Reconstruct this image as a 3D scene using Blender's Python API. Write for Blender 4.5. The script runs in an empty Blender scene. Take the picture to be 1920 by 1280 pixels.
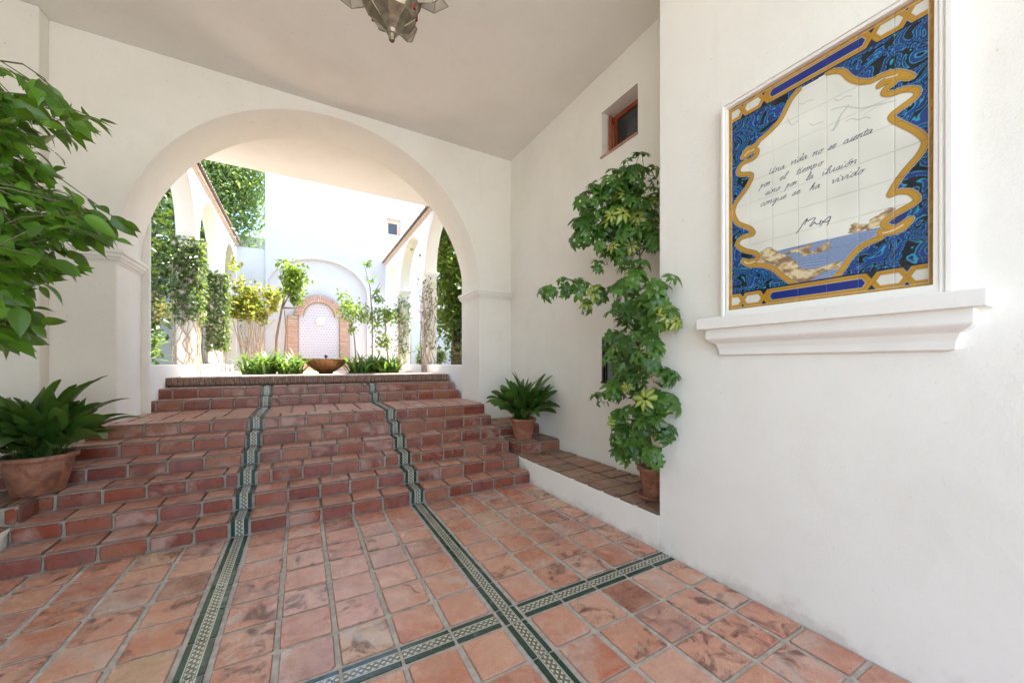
import bpy, bmesh, math, random
import numpy as np
from mathutils import Vector, Matrix
random.seed(7); rng = np.random.default_rng(7)
R = math.radians
sc = bpy.context.scene
C = sc.collection
# ------------------------------------------------------------------ camera
FPX, YAW, HOR, CAMZ = 700.0, R(29.4), 682.0, 1.55
cam = bpy.data.cameras.new('camera'); cam.sensor_width = 36; cam.lens = FPX / 1920 * 36
cam.shift_y = (HOR - 640) / 1920; cam.clip_end = 500; cam.clip_start = .02
co = bpy.data.objects.new('camera', cam); C.objects.link(co)
co.location = (0, 0, CAMZ); co.rotation_euler = (R(90), 0, -YAW); sc.camera = co
# ------------------------------------------------------------------ sky and sun
SUN_AZ, SUN_EL = math.atan2(.98, .16), R(65)
w = bpy.data.worlds.new('World'); sc.world = w; w.use_nodes = True
nt = w.node_tree; bg = nt.nodes['Background']
sky = nt.nodes.new('ShaderNodeTexSky'); sky.sky_type = 'NISHITA'; sky.sun_disc = False
sky.sun_elevation = SUN_EL; sky.sun_rotation = SUN_AZ
nt.links.new(sky.outputs[0], bg.inputs[0]); bg.inputs[1].default_value = .15
sl = bpy.data.lights.new('sun', 'SUN'); sl.energy = 3.9; sl.angle = R(.53); sl.color = (1, .955, .88)
so = bpy.data.objects.new('sun', sl); C.objects.link(so)
tosun = Vector((math.sin(SUN_AZ) * math.cos(SUN_EL), math.cos(SUN_AZ) * math.cos(SUN_EL), math.sin(SUN_EL)))
so.rotation_euler = (-tosun).to_track_quat('-Z', 'Y').to_euler(); so.location = tosun * 40
vs = sc.view_settings; vs.view_transform = 'Standard'; vs.look = 'None'; vs.exposure = 2.64; vs.gamma = 1
sc.render.engine = 'CYCLES'; sc.cycles.use_denoising = True
sc.cycles.max_bounces = 14; sc.cycles.diffuse_bounces = 8; sc.cycles.transparent_max_bounces = 8
sc.cycles.sample_clamp_indirect = 8; sc.cycles.caustics_reflective = False; sc.cycles.caustics_refractive = False

# ------------------------------------------------------------------ helpers
def tag(o, label=None, cat=None, group=None, kind=None):
    if label: o['label'] = label
    if cat: o['category'] = cat
    if group: o['group'] = group
    if kind: o['kind'] = kind
    return o
def empty(name, loc=(0, 0, 0), label=None, cat=None, group=None):
    o = bpy.data.objects.new(name, None); C.objects.link(o); o.location = loc; o.empty_display_size = .1
    return tag(o, label, cat, group)
def link(name, me, mat=None, parent=None, loc=None, rot=None, scale=None):
    o = bpy.data.objects.new(name, me); C.objects.link(o)
    if mat is not None and not me.materials: me.materials.append(mat)
    if parent: o.parent = parent
    if loc is not None: o.location = loc
    if rot is not None: o.rotation_euler = rot
    if scale is not None: o.scale = scale if hasattr(scale, '__len__') else (scale,) * 3
    return o
def wpos(px, py, dep):
    """world point seen at photo position (px, py) at camera-axis depth dep (metres)"""
    s, c = math.sin(YAW), math.cos(YAW); u = (px - 960) / FPX; v = (HOR - py) / FPX
    return Vector(((s + u * c) * dep, (c - u * s) * dep, CAMZ + v * dep))
class MB:
    def __init__(s): s.v = []; s.f = []; s.smooth = []
    def face(s, pts, sm=False):
        n = len(s.v); s.v += [tuple(p) for p in pts]; s.f.append(tuple(range(n, n + len(pts)))); s.smooth.append(sm)
    def box(s, x0, x1, y0, y1, z0, z1):
        P = [(x, y, z) for z in (z0, z1) for y in (y0, y1) for x in (x0, x1)]
        n = len(s.v); s.v += P
        for q in ((0, 2, 3, 1), (4, 5, 7, 6), (0, 1, 5, 4), (2, 6, 7, 3), (0, 4, 6, 2), (1, 3, 7, 5)):
            s.f.append(tuple(n + i for i in q)); s.smooth.append(False)
        return s
    def grid(s, rows, sm=True, closed=False):
        n = len(s.v); m = len(rows[0])
        for r in rows: s.v += [tuple(p) for p in r]
        for i in range(len(rows) - 1):
            for j in range(m if closed else m - 1):
                k = (j + 1) % m
                s.f.append((n + i * m + j, n + i * m + k, n + (i + 1) * m + k, n + (i + 1) * m + j)); s.smooth.append(sm)
        return s
    def lathe(s, prof, n=32, c=(0, 0, 0), flute=0, nf=0):
        rows = []
        for r, z in prof:
            rows.append([(c[0] + r * (1 + flute * math.cos(nf * a)) * math.cos(a), c[1] + r * (1 + flute * math.cos(nf * a)) * math.sin(a), c[2] + z)
                         for a in (2 * math.pi * j / n for j in range(n))])
        return s.grid(rows, True, True)
    def tube(s, pts, rad, n=7):
        pts = [Vector(p) for p in pts]; rows = []
        for i, p in enumerate(pts):
            d = (pts[min(i + 1, len(pts) - 1)] - pts[max(i - 1, 0)]).normalized()
            a = d.cross(Vector((.3, .1, 1)) if abs(d.z) < .9 else Vector((1, .2, 0))).normalized(); b = d.cross(a)
            r = rad[i] if hasattr(rad, '__len__') else rad
            rows.append([p + a * (r * math.cos(t)) + b * (r * math.sin(t)) for t in (2 * math.pi * j / n for j in range(n))])
        s.grid(rows, True, True); s.face(rows[-1]); s.face(rows[0][::-1]); return s
    def mesh(s, name, merge=False):
        me = bpy.data.meshes.new(name); me.from_pydata(s.v, [], s.f); me.polygons.foreach_set('use_smooth', s.smooth)
        if merge:
            bm = bmesh.new(); bm.from_mesh(me); bmesh.ops.remove_doubles(bm, verts=bm.verts, dist=1e-4)
            bmesh.ops.recalc_face_normals(bm, faces=bm.faces); bm.to_mesh(me); bm.free()
        return me
    def build(s, name, mat, parent=None, bevel=0, merge=False, **k):
        o = link(name, s.mesh(name, merge or bevel > 0), mat, parent, **k)
        if bevel:
            m = o.modifiers.new('bevel', 'BEVEL'); m.width = bevel; m.segments = 2; m.limit_method = 'ANGLE'; m.angle_limit = R(50)
        return o
def box(name, mat, x0, x1, y0, y1, z0, z1, parent=None, bevel=0):
    return MB().box(x0, x1, y0, y1, z0, z1).build(name, mat, parent, bevel)

# ------------------------------------------------------------------ materials
def nodes(name):
    m = bpy.data.materials.new(name); m.use_nodes = True; t = m.node_tree
    return m, t, t.nodes['Principled BSDF'], lambda ty: t.nodes.new(ty), t.links.new
def setp(b, **k):
    for n, v in k.items(): b.inputs[n.replace('_', ' ')].default_value = v
def mixc(N, L, fac, a, b, mode='MIX'):
    n = N('ShaderNodeMix'); n.data_type = 'RGBA'; n.blend_type = mode
    for s, v in ((0, fac), (6, a), (7, b)):
        if hasattr(v, 'is_linked'): L(v, n.inputs[s])
        else: n.inputs[s].default_value = v if s == 0 else (*v, 1)
    return n.outputs[2]
def noise(N, L, scale, detail=4, vec=None, rough=.55, w=None, dist=0):
    n = N('ShaderNodeTexNoise'); n.inputs['Scale'].default_value = scale; n.inputs['Detail'].default_value = detail
    n.inputs['Roughness'].default_value = rough; n.inputs['Distortion'].default_value = dist
    if w is not None: n.noise_dimensions = '4D'; L(w, n.inputs['W'])
    if vec is not None: L(vec, n.inputs['Vector'])
    return n.outputs['Fac']
def ramp(N, L, fac, stops, interp='LINEAR'):
    r = N('ShaderNodeValToRGB'); r.color_ramp.interpolation = interp
    e = r.color_ramp.elements
    while len(e) < len(stops): e.new(.5)
    for el, (p, c) in zip(e, stops): el.position = p; el.color = (*c, 1) if hasattr(c, '__len__') else (c, c, c, 1)
    L(fac, r.inputs[0]); return r.outputs[0]
def math_(N, L, op, a, b=None, clamp=False):
    n = N('ShaderNodeMath'); n.operation = op; n.use_clamp = clamp
    for i, v in enumerate((a, b)):
        if v is None: continue
        if hasattr(v, 'is_linked'): L(v, n.inputs[i])
        else: n.inputs[i].default_value = v
    return n.outputs[0]
def bump(N, L, b, h, strength, dist):
    n = N('ShaderNodeBump'); n.inputs['Strength'].default_value = strength; n.inputs['Distance'].default_value = dist
    L(h, n.inputs['Height']); L(n.outputs[0], b.inputs['Normal'])

def stucco(name, col, dirt=(.60, .56, .47), grain=75, strength=.55, base=True):
    """limewashed render: trowel ripples, orange-peel grain, faint patches, a few scuffs and splash dirt low down"""
    m, t, b, N, L = nodes(name)
    tc = N('ShaderNodeTexCoord').outputs['Object']
    big = noise(N, L, .9, 6, tc, .6); fine = noise(N, L, grain, 3, tc); med = noise(N, L, 9, 4, tc); rip = noise(N, L, 2.6, 3, tc, .5, None, .8)
    c = mixc(N, L, ramp(N, L, big, [(.45, 0), (.8, .28)]), col, dirt)
    c = mixc(N, L, ramp(N, L, noise(N, L, 3.1, 6, tc, .7), [(.6, 0), (.75, .14)]), c, (.66, .60, .50))
    c = mixc(N, L, ramp(N, L, noise(N, L, 23, 2, tc), [(.72, 0), (.79, .3)]), c, (.42, .37, .30))
    if base:
        sp = N('ShaderNodeSeparateXYZ'); L(tc, sp.inputs[0])
        h = math_(N, L, 'ADD', sp.outputs[2], math_(N, L, 'MULTIPLY', math_(N, L, 'SUBTRACT', noise(N, L, 6, 5, tc, .65), .5), .42))
        c = mixc(N, L, ramp(N, L, h, [(.0, .35), (.03, .15), (.09, 0)]), c, (.40, .34, .26))
        mp = N('ShaderNodeMapping'); mp.inputs['Scale'].default_value = (7, 7, .55); L(tc, mp.inputs[0])
        c = mixc(N, L, ramp(N, L, noise(N, L, 1.0, 5, mp.outputs[0], .6), [(.62, 0), (.8, .16)]), c, (.52, .47, .38))
    L(c, b.inputs['Base Color']); setp(b, Roughness=.8); b.inputs['Specular IOR Level'].default_value = .3
    hh = math_(N, L, 'ADD', math_(N, L, 'ADD', math_(N, L, 'MULTIPLY', med, .7), math_(N, L, 'MULTIPLY', fine, .5)), math_(N, L, 'MULTIPLY', rip, 2.2))
    bump(N, L, b, hh, strength, .007)
    return m
def plain(name, col, rough=.6, metal=0, vary=.25, scale=14, bmp=0, spec=.5):
    m, t, b, N, L = nodes(name)
    tc = N('ShaderNodeTexCoord').outputs['Object']
    f = noise(N, L, scale, 5, tc)
    c = mixc(N, L, ramp(N, L, f, [(.3, 0), (.75, 1)]), tuple(x * (1 + vary) for x in col), tuple(x * (1 - vary) for x in col))
    L(c, b.inputs['Base Color']); setp(b, Roughness=rough, Metallic=metal); b.inputs['Specular IOR Level'].default_value = spec
    if bmp: bump(N, L, b, f, bmp, .01)
    return m
def terracotta(name, cols, stain=.5, haze=.35, rough=(.3, .6), streak=True, hazecol=(.62, .52, .45), coat=0, pale=(.56, .29, .18), k1=.6):
    """fired clay tiles: colour varies tile by tile, with kiln clouds, dark stains, drag streaks and lime bloom"""
    m, t, b, N, L = nodes(name)
    tc = N('ShaderNodeTexCoord').outputs['Object']; oi = N('ShaderNodeObjectInfo').outputs['Random']
    wv = math_(N, L, 'MULTIPLY', oi, 97.0)
    n = len(cols); base = ramp(N, L, oi, [((i + .0) / n, c) for i, c in enumerate(cols)], 'CONSTANT')
    c1 = noise(N, L, 5.5, 5, tc, .6, wv, .6)
    wv2 = math_(N, L, 'ADD', wv, 31.7); c2 = noise(N, L, 8, 6, tc, .62, wv2, 1.2)
    wv3 = math_(N, L, 'ADD', wv, 63.1); c3 = noise(N, L, 4.2, 5, tc, .6, wv3, .8)
    c = mixc(N, L, ramp(N, L, c1, [(.42, 0), (.66, k1)]), base, pale)
    if streak:
        mp = N('ShaderNodeMapping'); mp.inputs['Scale'].default_value = (2.2, 40, 40); L(tc, mp.inputs[0])
        st = noise(N, L, 1.6, 4, mp.outputs[0], .6, wv)
        c = mixc(N, L, ramp(N, L, st, [(.45, 0), (.8, .35)]), c, (.6, .38, .26))
    pick = lambda k, at: math_(N, L, 'ADD', math_(N, L, 'MULTIPLY', math_(N, L, 'GREATER_THAN', math_(N, L, 'FRACT', math_(N, L, 'MULTIPLY', oi, k)), at), .8), .2)
    c = mixc(N, L, math_(N, L, 'MULTIPLY', ramp(N, L, c2, [(.50, 0), (.62, stain)]), pick(37.3, .6)), c, (.13, .05, .035))
    c = mixc(N, L, math_(N, L, 'MULTIPLY', ramp(N, L, c3, [(.48, 0), (.62, haze)]), pick(53.9, .6)), c, hazecol)
    gr = noise(N, L, 3.2, 5, tc, .6, math_(N, L, 'ADD', wv, 12.3), .5)
    c = mixc(N, L, math_(N, L, 'MULTIPLY', ramp(N, L, gr, [(.5, 0), (.66, .55)]), pick(71.7, .84)), c, (.36, .26, .24))
    sp = noise(N, L, 120, 2, tc); c = mixc(N, L, ramp(N, L, sp, [(.3, .35), (.5, 0)]), c, (.2, .09, .06))
    ea = N('ShaderNodeAttribute'); ea.attribute_name = 'edge'
    c = mixc(N, L, math_(N, L, 'MULTIPLY', math_(N, L, 'POWER', ea.outputs['Fac'], .7), .75), c, (.15, .085, .06))
    L(c, b.inputs['Base Color'])
    rr = N('ShaderNodeMapRange'); L(c2, rr.inputs[0]); rr.inputs[1].default_value = .3; rr.inputs[2].default_value = .7
    rr.inputs[3].default_value = rough[0]; rr.inputs[4].default_value = rough[1]; L(rr.outputs[0], b.inputs['Roughness'])
    b.inputs['Coat Weight'].default_value = coat; b.inputs['Coat Roughness'].default_value = .2
    h = math_(N, L, 'ADD', math_(N, L, 'MULTIPLY', c1, 1.0), math_(N, L, 'MULTIPLY', noise(N, L, 60, 4, tc), .35))
    bump(N, L, b, h, .3, .006)
    return m
def leafmat(name, dark, light, extra=None, extra_at=.9, trans=.35, rough=.4, island=True, yellow_core=False):
    m, t, b, N, L = nodes(name)
    rnd = N('ShaderNodeNewGeometry').outputs['Random Per Island'] if island else N('ShaderNodeObjectInfo').outputs['Random']
    c = mixc(N, L, rnd, dark, light)
    if extra: c = mixc(N, L, math_(N, L, 'GREATER_THAN', rnd, extra_at), c, extra)
    tc = N('ShaderNodeTexCoord').outputs['Object']
    v = noise(N, L, 9, 4, tc); c = mixc(N, L, ramp(N, L, v, [(.35, 0), (.75, .4)]), c, tuple(x * .55 for x in dark))
    if yellow_core:
        at = N('ShaderNodeAttribute'); at.attribute_name = 'core'
        on = math_(N, L, 'GREATER_THAN', math_(N, L, 'FRACT', math_(N, L, 'MULTIPLY', rnd, 13.7)), .86)
        c = mixc(N, L, math_(N, L, 'MULTIPLY', math_(N, L, 'MULTIPLY', at.outputs['Fac'], on), .85), c, (.55, .56, .10))
    L(c, b.inputs['Base Color']); setp(b, Roughness=rough)
    tr = N('ShaderNodeBsdfTranslucent'); L(mixc(N, L, .55, c, (.35, .5, .06)), tr.inputs[0])
    mx = N('ShaderNodeMixShader'); mx.inputs[0].default_value = trans
    L(b.outputs[0], mx.inputs[1]); L(tr.outputs[0], mx.inputs[2]); L(mx.outputs[0], t.nodes['Material Output'].inputs[0])
    return m

M = {}
M['stucco'] = stucco('white_stucco', (.88, .865, .80))
M['stucco_smooth'] = stucco('smooth_white_plaster', (.88, .87, .82), strength=.25, base=False)
M['ceiling'] = stucco('ceiling_plaster', (.86, .84, .79), strength=.2, base=False)
M['grout'] = plain('grout', (.46, .42, .37), .9, vary=.25, scale=22, bmp=.3, spec=.2)
M['mortar'] = plain('stair_mortar', (.33, .28, .235), .9, vary=.3, scale=18, bmp=.4, spec=.2)
M['floor_tile'] = terracotta('floor_terracotta', [(.55, .215, .13), (.60, .26, .17), (.52, .19, .115), (.62, .31, .205), (.55, .235, .155), (.58, .36, .21), (.48, .175, .11), (.57, .24, .155), (.63, .285, .19), (.47, .24, .19), (.60, .24, .155), (.33, .135, .09), (.64, .35, .26), (.62, .29, .20), (.66, .34, .23)], stain=.85, haze=.6, rough=(.16, .4), pale=(.70, .42, .29), k1=.7)
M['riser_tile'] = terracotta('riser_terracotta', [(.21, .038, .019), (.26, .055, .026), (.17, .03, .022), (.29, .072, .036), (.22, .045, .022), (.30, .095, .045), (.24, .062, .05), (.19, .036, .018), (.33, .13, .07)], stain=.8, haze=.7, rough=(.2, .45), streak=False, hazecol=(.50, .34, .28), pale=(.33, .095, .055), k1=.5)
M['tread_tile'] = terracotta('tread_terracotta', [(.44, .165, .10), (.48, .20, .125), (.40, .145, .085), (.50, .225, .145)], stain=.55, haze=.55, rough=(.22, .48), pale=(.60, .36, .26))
M['bench_tile'] = terracotta('bench_terracotta', [(.27, .14, .09), (.22, .12, .075), (.30, .17, .11), (.20, .13, .085)], stain=.8, haze=.5, rough=(.4, .7), hazecol=(.34, .29, .2))
M['nosing'] = terracotta('nosing_brick', [(.50, .33, .23), (.43, .27, .18), (.54, .37, .27), (.38, .23, .155)], stain=.6, haze=.4, rough=(.5, .8), streak=False)
M['brick'] = terracotta('fountain_brick', [(.69, .50, .38), (.72, .54, .42), (.66, .45, .34)], stain=.15, haze=.4, rough=(.6, .85), streak=False)
M['pot'] = terracotta('pot_clay', [(.27, .095, .045), (.30, .11, .055)], stain=.7, haze=.22, rough=(.55, .85), streak=False)
M['soil'] = plain('soil', (.09, .06, .04), .95, vary=.5, scale=40, bmp=.6)
M['wood'] = plain('stained_wood', (.30, .072, .022), .4, vary=.35, scale=8)
M['iron'] = plain('dark_iron', (.03, .028, .027), .5, .4)
M['glass'] = plain('dark_glass', (.05, .055, .06), .06, 0, .1)
M['bark'] = plain('bark', (.16, .11, .075), .9, vary=.4, scale=30, bmp=.5)
M['twig'] = plain('dry_twig', (.40, .31, .23), .9, vary=.3)
M['stem'] = plain('green_stem', (.13, .12, .06), .8, vary=.3, scale=30)
M['rooftile'] = plain('roof_tile_clay', (.26, .21, .16), .85, vary=.5, scale=18)
M['lantern'] = plain('aged_tin', (.25, .205, .14), .38, .8, vary=.4, scale=30)
M['lantern_glass'] = plain('frosted_lantern_glass', (.42, .37, .29), .15, 0, .15)
M['ruby'] = plain('ruby_glass', (.35, .03, .02), .1, 0, .2)
M['bowl'] = plain('rusty_bowl', (.13, .062, .02), .45, .2, vary=.4, scale=10)
M['paving'] = plain('court_paving', (.56, .41, .33), .8, vary=.18, scale=6)
M['drive'] = plain('driveway', (.46, .44, .41), .9, vary=.15, scale=3)
M['lawn'] = plain('garden_earth', (.10, .09, .045), .95, vary=.4, scale=4)
M['bluewall'] = stucco('slate_blue_render', (.13, .16, .19))
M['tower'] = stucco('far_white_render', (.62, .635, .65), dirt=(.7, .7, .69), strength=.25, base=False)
M['niche'] = None
M['eave'] = plain('eave_render', (.62, .50, .41), .85)
# patterned border tile: green bands, white fillets and a plaited ribbon
def border_mat():
    m, t, b, N, L = nodes('plaited_border_glaze')
    uv = N('ShaderNodeUVMap').outputs[0]; sp = N('ShaderNodeSeparateXYZ'); L(uv, sp.inputs[0])
    u, v = sp.outputs[0], sp.outputs[1]; av = math_(N, L, 'ABSOLUTE', v)
    ph = math_(N, L, 'MULTIPLY', u, 2 * math.pi / .072)
    s = math_(N, L, 'MULTIPLY', math_(N, L, 'SINE', ph), .115)
    d1 = math_(N, L, 'ABSOLUTE', math_(N, L, 'SUBTRACT', v, s)); d2 = math_(N, L, 'ABSOLUTE', math_(N, L, 'ADD', v, s))
    d = math_(N, L, 'MINIMUM', d1, d2)
    c = mixc(N, L, math_(N, L, 'LESS_THAN', d, .058), (.56, .55, .47), (.045, .05, .03))
    c = mixc(N, L, math_(N, L, 'LESS_THAN', d, .018), c, (.21, .20, .12))
    c = mixc(N, L, math_(N, L, 'LESS_THAN', math_(N, L, 'ABSOLUTE', math_(N, L, 'SUBTRACT', av, .195)), .014), c, (.06, .065, .045))
    c = mixc(N, L, math_(N, L, 'GREATER_THAN', av, .255), c, (.012, .045, .030))
    tc = N('ShaderNodeTexCoord').outputs['Object']; oi = N('ShaderNodeObjectInfo').outputs['Random']
    wear = noise(N, L, 18, 5, tc, .6, math_(N, L, 'MULTIPLY', oi, 40))
    c = mixc(N, L, ramp(N, L, wear, [(.6, 0), (.8, .45)]), c, (.36, .32, .27))
    L(c, b.inputs['Base Color']); L(ramp(N, L, wear, [(.35, .10), (.7, .32)]), b.inputs['Roughness'])
    return m
M['border'] = border_mat()

# ------------------------------------------------------------------ tiles
def tile_mesh(name, a, b, h, bev=.004, cut=.012, jit=.0015, axis='z', seed=0):
    """slab a x b x h with worn corners; top face along +axis; origin at centre of the back face"""
    r = random.Random(seed); P = []
    for sx, sy in ((1, 1), (-1, 1), (-1, -1), (1, -1)):
        p1 = (sx * a / 2, sy * (b / 2 - cut)); p2 = (sx * (a / 2 - cut), sy * b / 2)
        P += [p1, p2] if sx * sy > 0 else [p2, p1]
    P = [(x + r.uniform(-jit, jit), y + r.uniform(-jit, jit)) for x, y in P]
    k = 1 - bev * 2 / min(a, b)
    rings = [[(x, y, 0) for x, y in P], [(x, y, h - bev) for x, y in P], [(x * k, y * k, h) for x, y in P]]
    mb = MB(); mb.grid(rings, False, True); mb.face(rings[2])
    ed = [1.0] * 16 + [0.0] * 8 + [0.0] * 8
    if axis == '-y': mb.v = [(x, -z, y) for x, y, z in mb.v]
    elif axis == '-x': mb.v = [(-z, -x, y) for x, y, z in mb.v]
    me = mb.mesh(name); at = me.attributes.new('edge', 'FLOAT', 'POINT'); at.data.foreach_set('value', np.array(ed, np.float32)); return me
_tc = {}
def tile(name, parent, x, y, z, a, b, h, mat, axis='z', bev=.004, cut=.012, rz=0, tilt=.004):
    key = (name, round(a, 3), round(b, 3), round(h, 3), axis, mat.name, cut, random.randrange(4))
    if key not in _tc: _tc[key] = tile_mesh(name, a, b, h, bev, cut, .003, axis, len(_tc))
    return link(name, _tc[key], mat, parent, (x, y, z), (random.uniform(-tilt, tilt) * (axis == 'z'), random.uniform(-tilt, tilt) * (axis == 'z'), rz))
def border_tile(name, parent, x, y, z, a, b, h, axis='z', along='b'):
    """a across X, b the other way; the plait runs along b (or a)"""
    key = ('border', round(a, 3), round(b, 3), axis, along)
    if key not in _tc:
        me = tile_mesh(name, a, b, h, .002, .003, 0, axis, 1)
        uvl = me.uv_layers.new(name='UVMap'); inv = {'z': lambda p: (p.x, p.y), '-y': lambda p: (p.x, p.z)}[axis]
        for lp in me.loops:
            p, q = inv(me.vertices[lp.vertex_index].co)
            uvl.data[lp.index].uv = (q, p / a) if along == 'b' else (p, q / b)
        _tc[key] = me
    return link(name, _tc[key], M['border'], parent, (x, y, z))
# shared column / row lines
XL, XR = -1.97, 2.60                      # stair and kerb sides
STRIPS = [(-.565, -.41), (1.045, 1.20)]
PITCH = .2905
def cuts(a, b, start, pitch=PITCH, minw=.09):
    xs = [a]; x = start
    while x <= a + 1e-4: x += pitch
    while x - pitch > a + 1e-4: x -= pitch
    while x < b - 1e-4: xs.append(x); x += pitch
    xs.append(b)
    if len(xs) > 2 and xs[1] - xs[0] < minw: del xs[1]
    if len(xs) > 2 and xs[-1] - xs[-2] < minw: del xs[-2]
    return list(zip(xs[:-1], xs[1:]))

# ------------------------------------------------------------------ ground and porch floor
gm = MB().box(-120, 120, -120, 120, -.6, -.06)
tag(gm.build('ground', M['drive']), kind='structure')
floor = MB().box(-2.72, 3.7, -4.6, 4.4, -.05, -.006).build('porch_floor', M['grout']); tag(floor, kind='structure')
cols = cuts(XL, STRIPS[0][0], STRIPS[0][0]) + [STRIPS[0]] + cuts(STRIPS[0][1], STRIPS[1][0], STRIPS[0][1]) + [STRIPS[1]] + cuts(STRIPS[1][1], XR, STRIPS[1][1])
T0 = (1.945, 2.095)                        # transverse strip
rows = [(1.945 - PITCH * (i + 1), 1.945 - PITCH * i) for i in range(5)] + [T0] + [(2.095 + PITCH * i, 2.095 + PITCH * (i + 1)) for i in range(7)]
far = MB()
for (y0, y1) in rows:
    for (x0, x1) in cols:
        w_, d_ = x1 - x0, y1 - y0; cx, cy = (x0 + x1) / 2, (y0 + y1) / 2
        st = (x0, x1) in STRIPS; tr = (y0, y1) == T0
        vis = cx > -.5 * cy - .45 and cx < 2.8
        if not vis: continue
        if st: border_tile('border_tile', floor, cx, cy, -.006, .128, d_ - (.012 if not tr else .02), .0065, 'z', 'b')
        elif tr: border_tile('border_tile', floor, cx, cy, -.006, w_ - .018, .128, .0065, 'z', 'a')
        else: tile('floor_tile', floor, cx, cy, -.006, w_ - random.uniform(.022, .034), d_ - random.uniform(.014, .024), random.uniform(.006, .010), M['floor_tile'], bev=.007, cut=random.choice((.004, .006, .010, .016)), rz=random.uniform(-.009, .009))
for i in range(17):
    y1 = 1.945 - PITCH * (5 + i); y0 = y1 - PITCH
    for (x0, x1) in cols:
        far.box(x0 + .012, x1 - .012, y0 + .007, y1 - .007, -.006, .001)
tag(far.build('floor_tiles_behind', M['floor_tile'], floor), kind='stuff')
# thin dirt line where floor meets wall is left to real ambient shade

# ------------------------------------------------------------------ staircase
RY = [4.13, 4.415, 4.70, 4.985, 5.27, 5.56]; RISE = .149; LAND = RISE * 6
stair = empty('staircase', (.3, 4.13, 0), 'wide red terracotta staircase with two green plaited border strips', 'staircase')
def S(o): o.location = Vector(o.location) - Vector((.3, 4.13, 0)); return o
mort = MB()
for i, y in enumerate(RY):
    y1 = RY[i + 1] + .012 if i < 5 else 7.6
    x0, x1 = (XL, XR) if i < 5 else (XL, 2.62)
    mort.box(x0, x1, y + .014, y1, -.05 if i == 0 else (i * RISE - .2), (i + 1) * RISE - .022)
UP = [6.85, 7.16]; UX = (-1.84, 2.69)
for i, y in enumerate(UP):
    mort.box(UX[0], UX[1], y + .014, UP[1] + .02 if i == 0 else 7.62, LAND + i * RISE - .05, LAND + (i + 1) * RISE - .022)
S(mort.build('mortar_bed', M['mortar'], stair))
def course(yf, z0, zt, depth, x0, x1, off, tmat, ledge=False, back=None):
    segs = []
    for a, b in ((x0, STRIPS[0][0]), (STRIPS[0][1], STRIPS[1][0]), (STRIPS[1][1], x1)):
        segs += cuts(a, b, a + off if a != STRIPS[1][1] else STRIPS[1][1] + off)
    for a, b in segs:
        g = random.uniform(.014, .026); c = (a + b) / 2
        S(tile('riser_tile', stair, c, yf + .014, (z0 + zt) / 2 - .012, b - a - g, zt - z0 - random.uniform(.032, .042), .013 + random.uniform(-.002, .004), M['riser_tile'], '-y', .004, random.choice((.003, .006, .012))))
        S(tile('tread_tile', stair, c, yf + depth / 2 + .002, zt - .022, b - a - g * .8, depth - .016, .021, tmat, 'z', .006, .008, tilt=.002))
    for a, b in STRIPS:
        c = (a + b) / 2
        S(border_tile('border_tile', stair, c, yf + .014, (z0 + zt) / 2 - .004, .125, zt - z0 - .02, .014, '-y', 'b'))
        S(border_tile('border_tile', stair, c, yf + depth / 2, zt - .0215, .125, depth - .01, .021, 'z', 'b'))
OFF = [0, .0, .13, .21, .06, .17]
for i, y in enumerate(RY):
    d = (RY[i + 1] - y) if i < 5 else .27
    course(y, i * RISE, (i + 1) * RISE, d, XL, XR if i < 5 else 2.62, OFF[i], M['tread_tile'])
# landing behind the sixth riser
yy = [RY[5] + .27 + .255 * k for k in range(5)]
for y0, y1 in zip(yy[:-1], yy[1:]):
    for a, b in cuts(UX[0], STRIPS[0][0], STRIPS[0][0]) + cuts(STRIPS[0][1], STRIPS[1][0], STRIPS[0][1]) + cuts(STRIPS[1][1], UX[1], STRIPS[1][1]):
        S(tile('tread_tile', stair, (a + b) / 2, (y0 + y1) / 2, LAND - .022, b - a - .022, y1 - y0 - .014, .021, M['tread_tile'], tilt=.002))
    for a, b in STRIPS: S(border_tile('border_tile', stair, (a + b) / 2, (y0 + y1) / 2, LAND - .0215, .125, y1 - y0 - .01, .021))
for i, y in enumerate(UP):
    course(y, LAND + i * RISE, LAND + (i + 1) * RISE, .31 if i == 0 else .33, UX[0], UX[1], (.1, .2)[i], M['tread_tile'])
# brick-on-edge nosing of the courtyard
CT = LAND + 3 * RISE
nb = int((UX[1] - UX[0]) / .064)
for k in range(nb):
    x = UX[0] + .032 + k * (UX[1] - UX[0]) / nb
    S(tile('brick', stair, x, 7.47 + .12, CT - .118, .056 + random.uniform(-.004, .003), .24 + random.uniform(-.006, .006), .114 + random.uniform(-.004, .004), M['nosing'], 'z', .004, .006))
S(MB().box(UX[0], UX[1], 7.49, 7.8, CT - .10, CT - .012).build('nosing_mortar', M['grout'], stair))
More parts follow.
